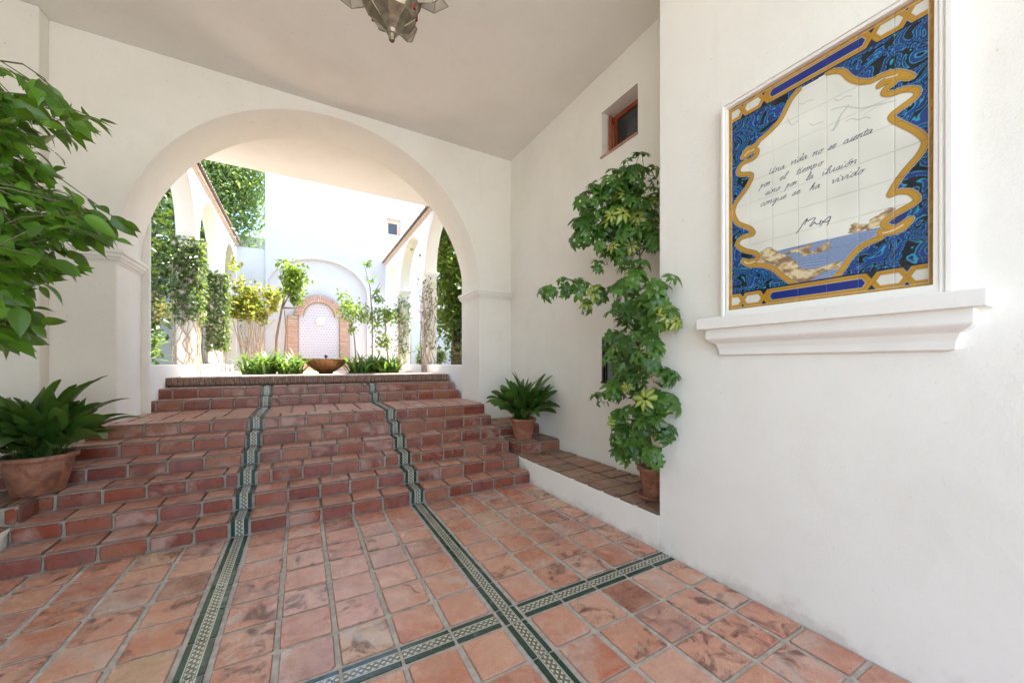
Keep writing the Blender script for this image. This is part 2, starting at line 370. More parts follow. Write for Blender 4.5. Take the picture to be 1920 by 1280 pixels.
# side ledges of the stair (pots stand on them)
for sx, lab in ((1, 'r'), (-1, 'l')):
    xa, xb = (2.60, 3.32) if sx > 0 else (-2.69, -1.97)
    xin = 2.655 if sx > 0 else -1.93
    l0, l1 = (xin, xb) if sx > 0 else (xa, xin)
    S(MB().box(l0 + .012 * (sx > 0), l1 - .012 * (sx < 0), 4.462, 5.02, .1, .447 - .02).box(xa + .004, xb - .004, 4.999, 5.93, .1, .596 - .02).build('ledge_mortar', M['mortar'], stair))
    for a, b in cuts(l0, l1, l0, .335): 
        S(tile('riser_tile', stair, (a + b) / 2, 4.462, .36, b - a - .025, .115, .014, M['riser_tile'], '-y', .004, .012))
        S(tile('tread_tile', stair, (a + b) / 2, 4.72, .427, b - a - .02, .51, .021, M['bench_tile'], tilt=.002))
    for a, b in cuts(xa, xb, xa, .29):
        S(tile('riser_tile', stair, (a + b) / 2, 4.999, .515, b - a - .025, .105, .014, M['riser_tile'], '-y', .004, .012))
        for k in range(3):
            S(tile('tread_tile', stair, (a + b) / 2, 5.14 + .295 * k, .576, b - a - .02, .28, .021, M['bench_tile'], tilt=.002))
    if sx < 0: S(tile('riser_tile', stair, l1 - .012, 4.585, .362, .23, .115, .014, M['riser_tile'], '-x', .004, .012, rz=math.pi))
    if sx > 0: S(tile('riser_tile', stair, l0 + .012, 4.71, .362, .48, .115, .014, M['riser_tile'], '-x', .004, .012))

# ------------------------------------------------------------------ planter benches beside the floor
def bench(xin, xout, label):
    o = empty('planter_bench', (xin, 2.113, 0), label, 'bench', 'low planter benches beside the floor')
    s = 1 if xout > xin else -1
    # white kerb: side profile with a hollow curve where it meets the stair
    prof = [(2.113, -.02), (4.15, -.02), (4.15, .05), (4.155, .10), (4.19, .16), (4.26, .205), (4.34, .225), (4.40, .235), (4.46, .277), (2.113, .277)]
    mb = MB(); A = [(xin, y, z) for y, z in prof]; B = [(xin + s * .12, y, z) for y, z in prof]
    mb.face(A[::-1] if s > 0 else A); mb.face(B if s > 0 else B[::-1]); n = len(prof)
    for i in range(n): j = (i + 1) % n; mb.face((A[i], A[j], B[j], B[i]) if s > 0 else (B[i], B[j], A[j], A[i]))
    k = mb.build('kerb', M['stucco'], o, .006); k.location = -o.location
    ke = MB().box(min(xin + s * .02, xin + s * .119), max(xin + s * .02, xin + s * .119), 4.13, 4.45, -.02, .262).build('kerb_end', M['stucco'], o); ke.location = -o.location
    k = MB().box(min(xin + s * .12, xout), max(xin + s * .12, xout), 2.113, 4.47, -.02, .27).build('bed', M['grout'], o); k.location = -o.location
    y = 2.118
    while y < 4.44:
        d = min(.235 + random.uniform(-.02, .03), 4.462 - y)
        for a, b in ((.002, .36 + random.uniform(-.03, .03)), (None, .715)):
            if a is None: a = pb
            pb = b
            t_ = tile('coping_tile', o, xin + s * (a + b) / 2, y + d / 2, .270, b - a - .016, d - .014, random.uniform(.024, .032), M['bench_tile'], bev=.007, cut=.02, tilt=.012)
            t_.location -= o.location
        y += d
    return o
bench(2.60, 3.32, 'white planter bench with mossy tile top under the schefflera')
bench(-1.97, -2.69, 'white planter bench with tile top at the left edge, under the ficus')

# ------------------------------------------------------------------ porch walls, arch, roof
CEIL = 5.24; AY0, AY1 = 5.93, 6.69; AXL, AXR = -1.84, 2.69
def arch_pts(a, b, spring, rise, n=40):
    c, r = (a + b) / 2, (b - a) / 2
    return [(c - r * math.cos(math.pi * k / n), spring + rise * math.sin(math.pi * k / n)) for k in range(n + 1)]
def strip_wall(prof, ztop, t0, t1, axis):
    """wall from a lower outline [(s, zlow)]; thickness t0..t1; axis 'x' runs along X, 'y' along Y"""
    mb = MB(); W = (lambda s, t, z: (s, t, z)) if axis == 'x' else (lambda s, t, z: (t, s, z))
    n = len(prof)
    for i in range(n - 1):
        (s0, z0), (s1, z1) = prof[i], prof[i + 1]
        if abs(s1 - s0) < 1e-6:
            mb.face([W(s0, t0, z0), W(s0, t1, z0), W(s0, t1, z1), W(s0, t0, z1)]); continue
        lo = [(s0, prof[i - 1][1])] if i > 0 and abs(prof[i - 1][0] - s0) < 1e-6 and prof[i - 1][1] > z0 else []
        hi = [(s1, prof[i + 2][1])] if i + 2 < n and abs(prof[i + 2][0] - s1) < 1e-6 and prof[i + 2][1] > z1 else []
        ring = [(s0, z0), (s1, z1)] + hi + [(s1, ztop), (s0, ztop)] + lo
        mb.face([W(a, t0, z) for a, z in ring]); mb.face([W(a, t1, z) for a, z in ring[::-1]])
        mb.face([W(s0, t0, z0), W(s0, t1, z0), W(s1, t1, z1), W(s1, t0, z1)], True)
        mb.face([W(s0, t0, ztop), W(s1, t0, ztop), W(s1, t1, ztop), W(s0, t1, ztop)])
    for s, z in (prof[0], prof[-1]): mb.face([W(s, t0, z), W(s, t1, z), W(s, t1, ztop), W(s, t0, ztop)])
    return mb
aw = empty('arch_wall', (.425, 5.93, 0), 'white plaster wall with the big round arch over the stairs', 'wall')
prof = [(-2.69, -.02), (AXL, -.02)] + arch_pts(AXL, AXR, 2.83, 2.265, 56) + [(AXR, -.02), (3.66, -.02)]
o = strip_wall(prof, CEIL, AY0, AY1, 'x').build('wall', M['stucco'], aw, .012); o.location = -aw.location
def impost(x0, x1, y0, y1, z0, wallx, parent, name='impost', sc_=1.0, sides=(1, 1, 1, 1)):
    """moulded cap: two fillets and a hollow"""
    mb = MB(); lev = [(0, .012), (.012, .012), (.03, .03), (.055, .042), (.06, .055), (.10, .055), (.104, .075), (.15, .075)]
    rings = []
    for z, p in lev:
        p *= sc_; z *= sc_
        a, b, c, d = x0 - p * sides[0], x1 + p * sides[1], y0 - p * sides[2], y1 + p * sides[3]
        rings.append([(a, c, z0 + z), (b, c, z0 + z), (b, d, z0 + z), (a, d, z0 + z)])
    mb.grid(rings, False, True); mb.face(rings[-1]); mb.face(rings[0][::-1])
    o = mb.build(name, M['stucco_smooth'], parent, .004)
    if parent: o.location = -parent.location
    return o
impost(AXR, 3.317, AY0, AY1, 2.70, 0, aw, sides=(1, 0, 1, 1))
impost(-2.36, AXL, AY0, AY1, 2.70, 0, aw, sides=(0, 1, 1, 1))
o = MB().box(-2.69, -2.36, 5.75, 5.932, -.02, CEIL - .002).build('pilaster', M['stucco'], aw, .015); o.location = -aw.location

roof = MB().box(-3.6, 9.0, -4.6, 8.6, CEIL, 7.0).build('porch_roof', M['ceiling'])  # underside is the ceiling; unseen mass above it is thickened to cast shade
tag(roof, 'flat pale plaster ceiling slab spanning the porch and arch', 'ceiling')
box('panel_wall', M['stucco'], 2.60, 3.9, -4.5, 2.113, -.02, CEIL - .002, bevel=.012)
tag(bpy.data.objects['panel_wall'], 'bare white stucco wall at right that carries the painted tile panel', 'wall')
box('left_wall', M['stucco'], -3.05, -2.69, -1.6, 5.93, -.02, CEIL - .002)
tag(bpy.data.objects['left_wall'], 'white stucco wall closing the left side behind the ficus', 'wall')
# recess wall with two openings
rw = empty('recess_wall', (3.32, 4.0, 0), 'white recess wall with two small windows behind the schefflera', 'wall')
WY0, WY1 = 2.986, 3.573
mb = MB()
RX0, RX1 = 3.32, 3.66
mb.box(RX0, RX1, 2.113, WY0, 0, CEIL - .002); mb.box(RX0, RX1, WY1, 5.93, 0, CEIL - .002)
for z0, z1 in ((0, 1.31), (1.89, 4.155), (4.735, CEIL - .002)): mb.box(RX0, RX1, WY0, WY1, z0, z1)
o = mb.build('wall', M['stucco'], rw, merge=True); o.location = -rw.location
def window(z0, z1, wood, grille):
    wn = MB(); f = .055; x = RX0 + .20
    for a in ((WY0, WY0 + f, z0, z1), (WY1 - f, WY1, z0, z1), (WY0 + f, WY1 - f, z0, z0 + f), (WY0 + f, WY1 - f, z1 - f, z1)):
        wn.box(x, x + .06, *a)
    wo = wn.build('window', wood, rw); wo.location = -rw.location
    pn = MB().box(x + .025, x + .033, WY0 + f, WY1 - f, z0 + f, z1 - f).build('pane', M['glass'], wo)
    sl_ = MB().box(RX0 - .018, x - .002, WY0 + .002, WY1 - .002 if grille else WY1 + .01, z0 - .004, z0 + .018)
    sl_.build('sill', M['tread_tile'] if not grille else M['iron'], wo)
    if grille:
        g = MB()
        for k in range(5): g.box(RX0 + .03, RX0 + .045, WY0 + .05 + k * .12, WY0 + .063 + k * .12, z0 + .018, z1)
        g.box(RX0 + .027, RX0 + .048, WY0, WY1, (z0 + z1) / 2 - .01, (z0 + z1) / 2 + .01)
        g.box(RX0 + .01, RX0 + .035, WY1 - .03, WY1 - .001, z0 + .018, z1)
        g.build('grille', M['iron'], wo)
    else:   # casement standing ajar inside the reveal
        s_ = MB(); 
        for a in ((0, .05, 0, .52), (.25, .30, 0, .52), (.05, .25, 0, .05), (.05, .25, .47, .52)): s_.box(0, .04, *a)
        so_ = s_.build('shutter', wood, wo); so_.rotation_euler = (0, 0, R(-62)); so_.location = (RX0 + .075, WY1 - .045, z0 + .02)
window(1.31, 1.89, M['iron'], True); window(4.155, 4.735, M['wood'], False)
box('room_behind_windows', M['bark'], 3.664, 5.5, 2.3, 5.5, .1, 5.2)
tag(bpy.data.objects['room_behind_windows'], kind='structure')

# ------------------------------------------------------------------ courtyard ground and gardens
tag(MB().box(-1.80, 2.80, 7.70, 14.6, CT - .2, CT - .004).build('courtyard_paving', M['paving']), kind='structure')
gg = MB()
gg.box(-40, -1.92, 6.75, 70, -.05, 1.28); gg.box(2.86, 40, 6.75, 70, -.05, 1.28); gg.box(-1.92, 2.86, 14.6, 70, -.05, 1.28)
tag(gg.build('garden_ground', M['lawn']), kind='structure')

# ------------------------------------------------------------------ arcades
EAVE = 5.18; SPR = 3.90
def arcade(x, s, label):
    """x = face towards the court; s = +1 when the wall thickens towards +X"""
    t = .30; a = empty('arcade', (x, 9.3, CT), label, 'arcade', 'arcades flanking the courtyard')
    y0, pw = AY1 + .004, .27
    P = [9.20, 11.93]; spans = [(y0 + .06, P[0]), (P[0] + pw, P[1]), (P[1] + pw, 14.30)]
    prof = [(y0, .8), (spans[0][0], .8)]
    for k, (b0, b1) in enumerate(spans):
        prof += arch_pts(b0, b1, SPR, min((b1 - b0) / 2, EAVE - SPR - .07), 30)
        if k < 2: prof += [(b1, .8), (b1 + pw, .8)]
    prof += [(14.30, .8), (14.448, .8)]
    x0, x1 = (x, x + t) if s > 0 else (x - t, x)
    o = strip_wall(prof, EAVE, x0, x1, 'y').build('wall', M['stucco_smooth'], a, .012); o.location = -a.location
    for p in P:
        impost(x0, x1, p, p + pw, SPR - .16, 0, a, 'capital', .8)
    for b0, b1 in spans:
        q = MB().box(x0 + .03, x1 - .03, b0 + .001, b1 - .001, .8, 1.535).build('parapet', M['stucco_smooth'], a, .01); q.location = -a.location
    # clay coping: moulded eave board and barrel tiles running across the wall
    e = MB(); xc = (x0 + x1) / 2
    e.box(x0 - .03, x1 + .03, 8.61, 14.30, EAVE + .001, EAVE + .035); e.box(x0 - .07, x1 + .07, 8.61, 14.30, EAVE + .037, EAVE + .06)
    q = e.build('eave_course', M['eave'], a); q.location = -a.location
    tl = MB(); y = 8.64
    while y < 14.28:
        for sg in (-1, 1):
            rows = []
            for u in (0, 1):
                xx = xc + sg * (.02 if u == 0 else .27); zz = EAVE + .16 - (.0 if u == 0 else .09)
                rr_ = .055 if u == 0 else .065
                rows.append([(xx, y + rr_ * math.cos(math.pi * k / 6), zz + rr_ * math.sin(math.pi * k / 6)) for k in range(7)])
            rows2 = [[(px_, py_, pz_ - .016) for px_, py_, pz_ in r_] for r_ in rows]
            tl.grid(rows, True); tl.grid(rows2[::-1], True)
            tl.grid([rows[1], rows2[1]], False)
        y += .14
    tl.box(xc - .21, xc + .21, 8.62, 14.29, EAVE + .061, EAVE + .09)
    q = tl.build('coping_tiles', M['rooftile'], a); q.location = -a.location; q['kind'] = 'stuff'
    return a
arcade(-1.76, -1, 'white arcade on the left of the courtyard with ivy-covered pillars')
arcade(2.69, 1, 'white arcade on the right of the courtyard with bare creeper stems')

# ------------------------------------------------------------------ tower, back wall, far wing
tw = empty('tower_house', (.86, 14.4, CT), 'plain white house front closing the courtyard behind the fountain', 'house')
FX = .53
prof = [(-1.02, 1.2), (FX - 1.53, 1.2)] + arch_pts(FX - 1.53, FX + 1.53, 3.95, 1.16, 40) + [(FX + 1.53, 1.2), (2.72, 1.2)]
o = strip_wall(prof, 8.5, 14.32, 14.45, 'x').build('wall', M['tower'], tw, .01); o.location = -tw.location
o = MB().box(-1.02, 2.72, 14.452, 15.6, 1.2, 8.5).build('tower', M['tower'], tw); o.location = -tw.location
o = MB().box(-2.6, -1.022, 14.36, 14.7, 1.2, 5.22).build('side_wall', M['tower'], tw); o.location = -tw.location
o = MB().box(2.722, 3.2, 14.36, 14.7, 1.2, 5.22).build('side_wall', M['tower'], tw); o.location = -tw.location
fw = empty('far_wing', (5, 16.2, CT), 'white rear wing with one small wooden window beyond the right arcade', 'house')
mb = MB(); a0, a1, b0, b1 = 3.10, 3.69, 6.98, 7.66
mb.box(2.722, a0, 16.2, 16.6, 1.2, 13); mb.box(a1, 14, 16.2, 16.6, 1.2, 13); mb.box(a0, a1, 16.2, 16.6, 1.2, b0); mb.box(a0, a1, 16.2, 16.6, b1, 13)
o = mb.build('wall', M['tower'], fw, merge=True); o.location = -fw.location
wn = MB()
for q in ((a0, a0 + .09, b0, b1), (a1 - .13, a1, b0, b1), (a0 + .09, a1 - .13, b1 - .16, b1), (a0 + .09, a1 - .13, b0, b0 + .07)): wn.box(q[0], q[1], 16.33, 16.4, q[2], q[3])
o = wn.build('window', M['brick'], fw); o.location = -fw.location
MB().box(a0 + .09, a1 - .13, 16.36, 16.37, b0 + .07, b1 - .16).build('pane', M['glass'], o)
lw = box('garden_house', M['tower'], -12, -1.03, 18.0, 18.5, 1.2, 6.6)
tag(lw, 'grey shaded white wall behind the pale green tree', 'house')
dw = box('slate_wall', M['bluewall'], -6.2, -5.9, 7.2, 16, 1.2, 4.6)
tag(dw, 'dark slate blue wall in the left garden behind the shrubs', 'wall')
# pierced white screen seen through the right arcade
ls = empty('lattice_screen', (6.5, 12.5, 1.28), 'white pierced block screen beyond the right arcade', 'screen')
mb = MB(); SX = 6.6
mb.box(SX, SX + .2, 7.5, 18, 1.2, 1.95); mb.box(SX, SX + .2, 7.5, 18, 3.25, 3.45)
y = 7.5
while y < 18: mb.box(SX + .02, SX + .18, y, y + .10, 1.95, 3.25); y += .26
for k in range(5): mb.box(SX + .03, SX + .17, 7.5, 18, 1.95 + .26 * k, 2.05 + .26 * k)
o = mb.build('screen', M['stucco_smooth'], ls); o.location = -ls.location

# ------------------------------------------------------------------ wall fountain
ft = empty('wall_fountain', (FX, 14.4, CT), 'brick-framed wall fountain with pale blue tiled niche', 'fountain')
def F(o): o.location = Vector(o.location) - ft.location; return o
hw, ih = .95, .62
def outline(h, r, zs, zc, n=18):
    """half-width h up to zs, then a shoulder and arch radius r centred at zc"""
    return [(-h, 1.34), (-h, zs)] + [(-r * math.cos(math.pi * k / n), zc + r * math.sin(math.pi * k / n)) for k in range(n + 1)] + [(h, zs), (h, 1.34)]
inn = outline(ih, .46, 3.18, 3.18)
pan = [(FX + a, 14.40, z) for a, z in inn]; mbp = MB(); mbp.face(pan)
def niche_mat():
    m, t, b, N, L = nodes('niche_glazed_tile')
    tc = N('ShaderNodeTexCoord').outputs['Object']; mp = N('ShaderNodeMapping'); mp.inputs['Rotation'].default_value = (R(90), 0, 0)
    L(tc, mp.inputs[0]); ck = N('ShaderNodeTexBrick'); L(mp.outputs[0], ck.inputs[0]); ck.offset = .5
    for k, v in (('Scale', 1), ('Brick Width', .09), ('Row Height', .09), ('Mortar Size', .016)): ck.inputs[k].default_value = v
    ck.inputs['Color1'].default_value = (.44, .45, .54, 1); ck.inputs['Color2'].default_value = (.48, .48, .57, 1); ck.inputs['Mortar'].default_value = (.64, .63, .66, 1)
    L(ck.outputs[0], b.inputs['Base Color']); setp(b, Roughness=.3); return m
M['niche'] = niche_mat()
F(mbp.build('tiled_niche', M['niche'], ft))
# brick courses: jambs laid flat, a soldier arch over the niche
kb = 0
for sg in (-1, 1):
    z = 1.36
    while z < 3.10:
        xa, xb = FX + sg * ih, FX + sg * hw
        F(tile('brick', ft, (xa + xb) / 2, 14.45, z + .03, abs(xb - xa) - .01, .058, .10 + random.uniform(0, .012), M['brick'], '-y', .004, .006)); z += .072
n = 30
for k in range(n):
    a = math.pi * (k + .5) / n; r0, r1 = .47, .74
    rm = (r0 + r1) / 2
    b_ = F(tile('brick', ft, FX + rm * math.cos(a), 14.44, 3.17 + rm * math.sin(a), .05, r1 - r0, .12 + random.uniform(0, .012), M['brick'], '-y', .004, .006))
    b_.rotation_euler = (0, math.pi / 2 - a, 0)
for xa, xb in ((FX - hw - .01, FX - ih + .005), (FX + ih - .005, FX + hw + .01)): F(MB().box(xa, xb, 14.40, 14.452, 1.34, 3.16).build('mortar', M['grout'], ft))
mk = MB(); mk.lathe([(.0, .07), (.05, .065), (.11, .04), (.14, 0), (.145, -.02)], 20)
mk.v = [(x, -z, y) for x, y, z in mk.v]; mo = mk.build('spout_mask', M['stucco_smooth'], ft); mo.location = (FX + .03 - ft.location.x, 14.37 - ft.location.y, 3.02 - ft.location.z)
bs = MB().box(FX - 1.15, FX + 1.15, 13.5, 13.62, CT - .02, 1.66).box(FX - 1.15, FX - 1.03, 13.62, 14.31, CT - .02, 1.66).box(FX + 1.03, FX + 1.15, 13.62, 14.31, CT - .02, 1.66)
F(bs.build('basin_wall', M['brick'], ft, .01))

# ------------------------------------------------------------------ shell bowl on the courtyard edge
bw = empty('fluted_bowl', (.465, 9.15, CT), 'wide fluted brown fountain bowl standing at the top of the stairs', 'bowl')
MB().lathe([(.0, .0), (.13, .0), (.15, .03), (.24, .09), (.35, .18), (.43, .27), (.465, .315), (.455, .32), (.40, .27), (.25, .15), (.0, .08)], 96, flute=.022, nf=24).build('bowl', M['bowl'], bw)
jt = MB().tube([(0, 0, .08), (0, 0, .36)], [.02, .012]).lathe([(.0, .42), (.03, .40), (.035, .37), (.015, .34)], 10).build('jet_nozzle', M['iron'], bw)

# ------------------------------------------------------------------ foliage
def leafmesh(name, P, D, Nn, ln, wd, fold=.25):
    """P positions, D directions, Nn normals (arrays); each leaf a folded diamond"""
    n = len(P); D = D / np.linalg.norm(D, axis=1, keepdims=True)
    Sd = np.cross(D, Nn); Sd /= np.linalg.norm(Sd, axis=1, keepdims=True) + 1e-9; Nn = np.cross(Sd, D)
    ln = np.asarray(ln).reshape(-1, 1) * np.ones((n, 1)); wd = np.asarray(wd).reshape(-1, 1) * np.ones((n, 1))
    V = np.empty((n, 4, 3)); V[:, 0] = P; V[:, 2] = P + D * ln
    mid = P + D * ln * .45
    V[:, 1] = mid + Sd * wd * .5 + Nn * wd * fold; V[:, 3] = mid - Sd * wd * .5 + Nn * wd * fold
    idx = np.arange(n)[:, None] * 4; F_ = np.concatenate([idx + np.array([0, 1, 2]), idx + np.array([0, 2, 3])], 1).reshape(-1, 3)
    me = bpy.data.meshes.new(name); me.vertices.add(n * 4); me.vertices.foreach_set('co', V.reshape(-1).astype(np.float32))
    me.loops.add(len(F_) * 3); me.loops.foreach_set('vertex_index', F_.reshape(-1).astype(np.int32))
    me.polygons.add(len(F_)); me.polygons.foreach_set('loop_start', np.arange(0, len(F_) * 3, 3, dtype=np.int32)); me.polygons.foreach_set('loop_total', np.full(len(F_), 3, dtype=np.int32))
    me.update(); me.validate(); return me
def rdir(n, up=0.0):
    d = rng.normal(size=(n, 3)); d[:, 2] += up; return d / np.linalg.norm(d, axis=1, keepdims=True)
def cloud(name, blobs, ln, wd, mat, parent, clump=.22, droop=-.3, seed=0, per=28):
    """blobs = [(centre, radii, leaf count)]; leaves gather in clumps near each blob's skin"""
    Ps = []
    for c, r, n in blobs:
        k = max(1, n // per); u = rdir(k) * (rng.uniform(.25, 1.0, (k, 1)) ** .5)
        cc = np.array(c) + u * np.array(r)
        Ps.append((cc[rng.integers(0, k, n)] + rng.normal(size=(n, 3)) * clump * np.array(r).mean()))
    P = np.concatenate(Ps); n = len(P)
    D = rdir(n); D[:, 2] += droop; Nn = rdir(n, .9)
    s = rng.uniform(.6, 1.25, n)
    o = link(name, leafmesh(name, P, D, Nn, ln * s, wd * s), mat, parent)
    if parent: o.location = -Vector(parent.location)
    return o
def tree(name, label, cat, base, trunk, blobs, ln, wd, leaf, bark='bark', r0=.05, group=None, clump=.22, limbs=True, droop=-.3, per=28):
    t_ = empty(name, base, label, cat, group)
    mb = MB()
    for pts in trunk:
        m = len(pts); mb.tube(pts, [r0 * (1 - .7 * i / (m - 1)) * (1 if pts is trunk[0] else .7) for i in range(m)])
    if limbs:
        top = Vector(trunk[0][-1])
        for c, r, n in blobs[:7]:
            c = Vector(c); mid = (top + c) / 2 + Vector((random.uniform(-.1, .1), random.uniform(-.1, .1), -.05)); mb.tube([top, mid, c], [r0 * .35, r0 * .25, r0 * .1], 5)
    o = mb.build('trunk', M[bark], t_); o.location = -Vector(base)
    cloud('crown', blobs, ln, wd, leaf, t_, clump, droop, per=per)
    return t_
LF = dict(
    mid=leafmat('leaf_mid_green', (.05, .12, .02), (.16, .28, .05), trans=.42),
    dark=leafmat('leaf_dark_green', (.018, .05, .014), (.05, .105, .028), trans=.22),
    pale=leafmat('leaf_pale_conifer', (.24, .34, .10), (.48, .56, .24), trans=.5, rough=.6),
    citrus=leafmat('leaf_citrus', (.08, .15, .02), (.27, .36, .06), trans=.5),
    yellow=leafmat('leaf_yellow_vine', (.30, .30, .05), (.66, .50, .07), extra=(.2, .25, .06), extra_at=.72, trans=.5),
    ivy=leafmat('leaf_ivy', (.06, .11, .03), (.19, .26, .08), extra=(.36, .35, .2), extra_at=.85, trans=.35),
    dry=leafmat('leaf_dry', (.20, .15, .08), (.34, .27, .15), trans=.25, rough=.8),
    strap=leafmat('leaf_strap', (.04, .11, .022), (.13, .25, .05), trans=.35),
    bright=leafmat('leaf_bright_palm', (.20, .28, .06), (.45, .50, .16), trans=.45))
# trees and climbers in the courtyard
def W(px, py, Y):
    d = wpos(px, py, 1) - Vector((0, 0, CAMZ)); k = Y / d.y; return (d.x * k, Y, CAMZ + d.z * k)
b = W(516, 690, 12.4)
tree('citrus_tree', 'slender citrus tree with two leaning stems left of the fountain', 'tree', (b[0], 12.4, CT),
     [[(b[0], 12.4, CT), W(519, 630, 12.4), W(529, 575, 12.4), W(535, 550, 12.4)], [W(532, 690, 12.6), W(537, 620, 12.6), W(533, 580, 12.5)], [W(530, 575, 12.4), W(545, 548, 12.3), W(555, 520, 12.3)], [W(530, 577, 12.4), W(558, 578, 12.3)]],
     [(W(548, 505, 12.3), (.28, .28, .33), 230), (W(556, 540, 12.3), (.28, .3, .4), 260), (W(535, 530, 12.5), (.3, .3, .25), 110), (W(563, 565, 12.3), (.2, .2, .15), 50), (W(524, 495, 12.4), (.08, .1, .1), 12), (W(560, 520, 12.2), (.2, .2, .3), 140)],
     .15, .075, LF['citrus'], r0=.045, clump=.3)
b = W(669, 690, 12.8)
tree('citrus_tree', 'small round-headed citrus tree right of the fountain niche', 'tree', (b[0], 12.8, CT),
     [[(b[0], 12.8, CT), W(665, 640, 12.8), W(661, 605, 12.8)]],
     [(W(655, 580, 12.8), (.35, .35, .3), 300), (W(675, 590, 12.8), (.3, .3, .25), 160), (W(650, 550, 12.8), (.3, .3, .12), 40), (W(656, 628, 12.8), (.2, .2, .2), 40)], .13, .065, LF['citrus'], r0=.03, clump=.3)
b = W(698, 690, 11.2)
tree('staked_sapling', 'thin sapling tied to a dark stake right of the bowl', 'tree', (b[0], 11.2, CT),
     [[(b[0], 11.2, CT), W(698, 575, 11.2)], [W(698, 600, 11.2), W(694, 540, 11.2), W(684, 500, 11.2)], [W(697, 560, 11.2), W(712, 530, 11.2)]],
     [(W(682, 497, 11.2), (.14, .14, .14), 26), (W(694, 525, 11.2), (.16, .16, .2), 26), (W(706, 545, 11.2), (.22, .2, .25), 40), (W(700, 580, 11.2), (.22, .2, .3), 80), (W(715, 550, 11.2), (.2, .2, .1), 18)], .12, .06, LF['mid'], r0=.026, clump=.3, limbs=False)
b = W(726, 690, 12.3)
tree('citrus_bush', 'loose bushy citrus with yellowing leaves beside the right arcade pillar', 'bush', (b[0], 12.0, CT),
     [[(b[0], 12.0, CT), W(724, 640, 12.0), W(722, 600, 12.0)]],
     [(W(722, 600, 12.0), (.35, .3, .3), 180), (W(738, 590, 12.0), (.16, .2, .35), 120), (W(722, 645, 12.0), (.3, .3, .18), 170), (W(712, 612, 12), (.3, .3, .3), 70)], .12, .06, LF['citrus'], r0=.03, clump=.34)
b = W(475, 690, 13.4)
tws = []
for k in range(26):
    a = random.uniform(-1, 1); tws.append([(b[0] + random.uniform(-.25, .3), 13.4 + random.uniform(-.2, .2), CT + .1), W(472 + a * 26, 630 + random.uniform(-12, 12), 13.3), W(474 + a * 40 + random.uniform(-8, 8), 585 + random.uniform(-25, 20), 13.3)])
tree('bougainvillea', 'yellow-leaved climbing shrub with bare woody stems in the far left corner', 'bush', (b[0], 13.4, CT), tws,
     [(W(470, 575, 13.3), (.55, .3, .4), 420), (W(500, 560, 13.3), (.4, .3, .3), 260), (W(452, 560, 13.3), (.3, .3, .5), 240), (W(440, 520, 13.3), (.15, .2, .5), 60), (W(490, 592, 13.2), (.4, .3, .2), 150)], .15, .10, LF['yellow'], 'twig', r0=.022, clump=.3, limbs=False)
# strap-leaved clumps at the head of the stairs
def blades(n, spread, h, wdt, mb=None, seed=0):
    r = random.Random(seed); mb = mb or MB()
    for k in range(n):
        az = r.uniform(0, 2 * math.pi); e0 = r.uniform(.75, 1.45); L_ = h * r.uniform(.7, 1.25); bend = r.uniform(.7, 2.0)
        x0, y0 = r.uniform(-.5, .5) * spread, r.uniform(-.5, .5) * spread
        pts = []; px_ = py_ = 0.0; m = 5
        for i in range(m + 1):
            e = e0 - bend * (i / m) ** 1.5; pts.append((px_, py_)); px_ += math.cos(e) * L_ / m; py_ += math.sin(e) * L_ / m
        A, B = [], []
        for i, (p, q) in enumerate(pts):
            w_ = wdt * (1 - (i / m) ** 3) * .5 * (.7 + .3 * (i > 0)) + .001
            cx, cy = x0 + math.cos(az) * p, y0 + math.sin(az) * p
            A.append((cx - math.sin(az) * w_, cy + math.cos(az) * w_, max(q, .0))); B.append((cx + math.sin(az) * w_, cy - math.cos(az) * w_, max(q, .0)))
        mb.grid([A, B], True)
    return mb
for i, (px, Y, side) in enumerate(((480, 9.0, 'left'), (512, 9.2, 'left'), (546, 9.0, 'left'), (672, 9.0, 'right'), (700, 9.2, 'right'), (728, 9.0, 'right'))):
    q = W(px, 700, Y)
    pos = ['leftmost', 'middle', 'rightmost'][i % 3]
    t_ = empty('clivia_clump', (q[0], Y, CT), f'dark strap-leaved clump, {pos} of three {side} of the fluted bowl', 'plant', 'strap-leaved clumps by the bowl')
    blades(80, .42, .52, .05, seed=i).build('leaves', LF['strap'], t_)
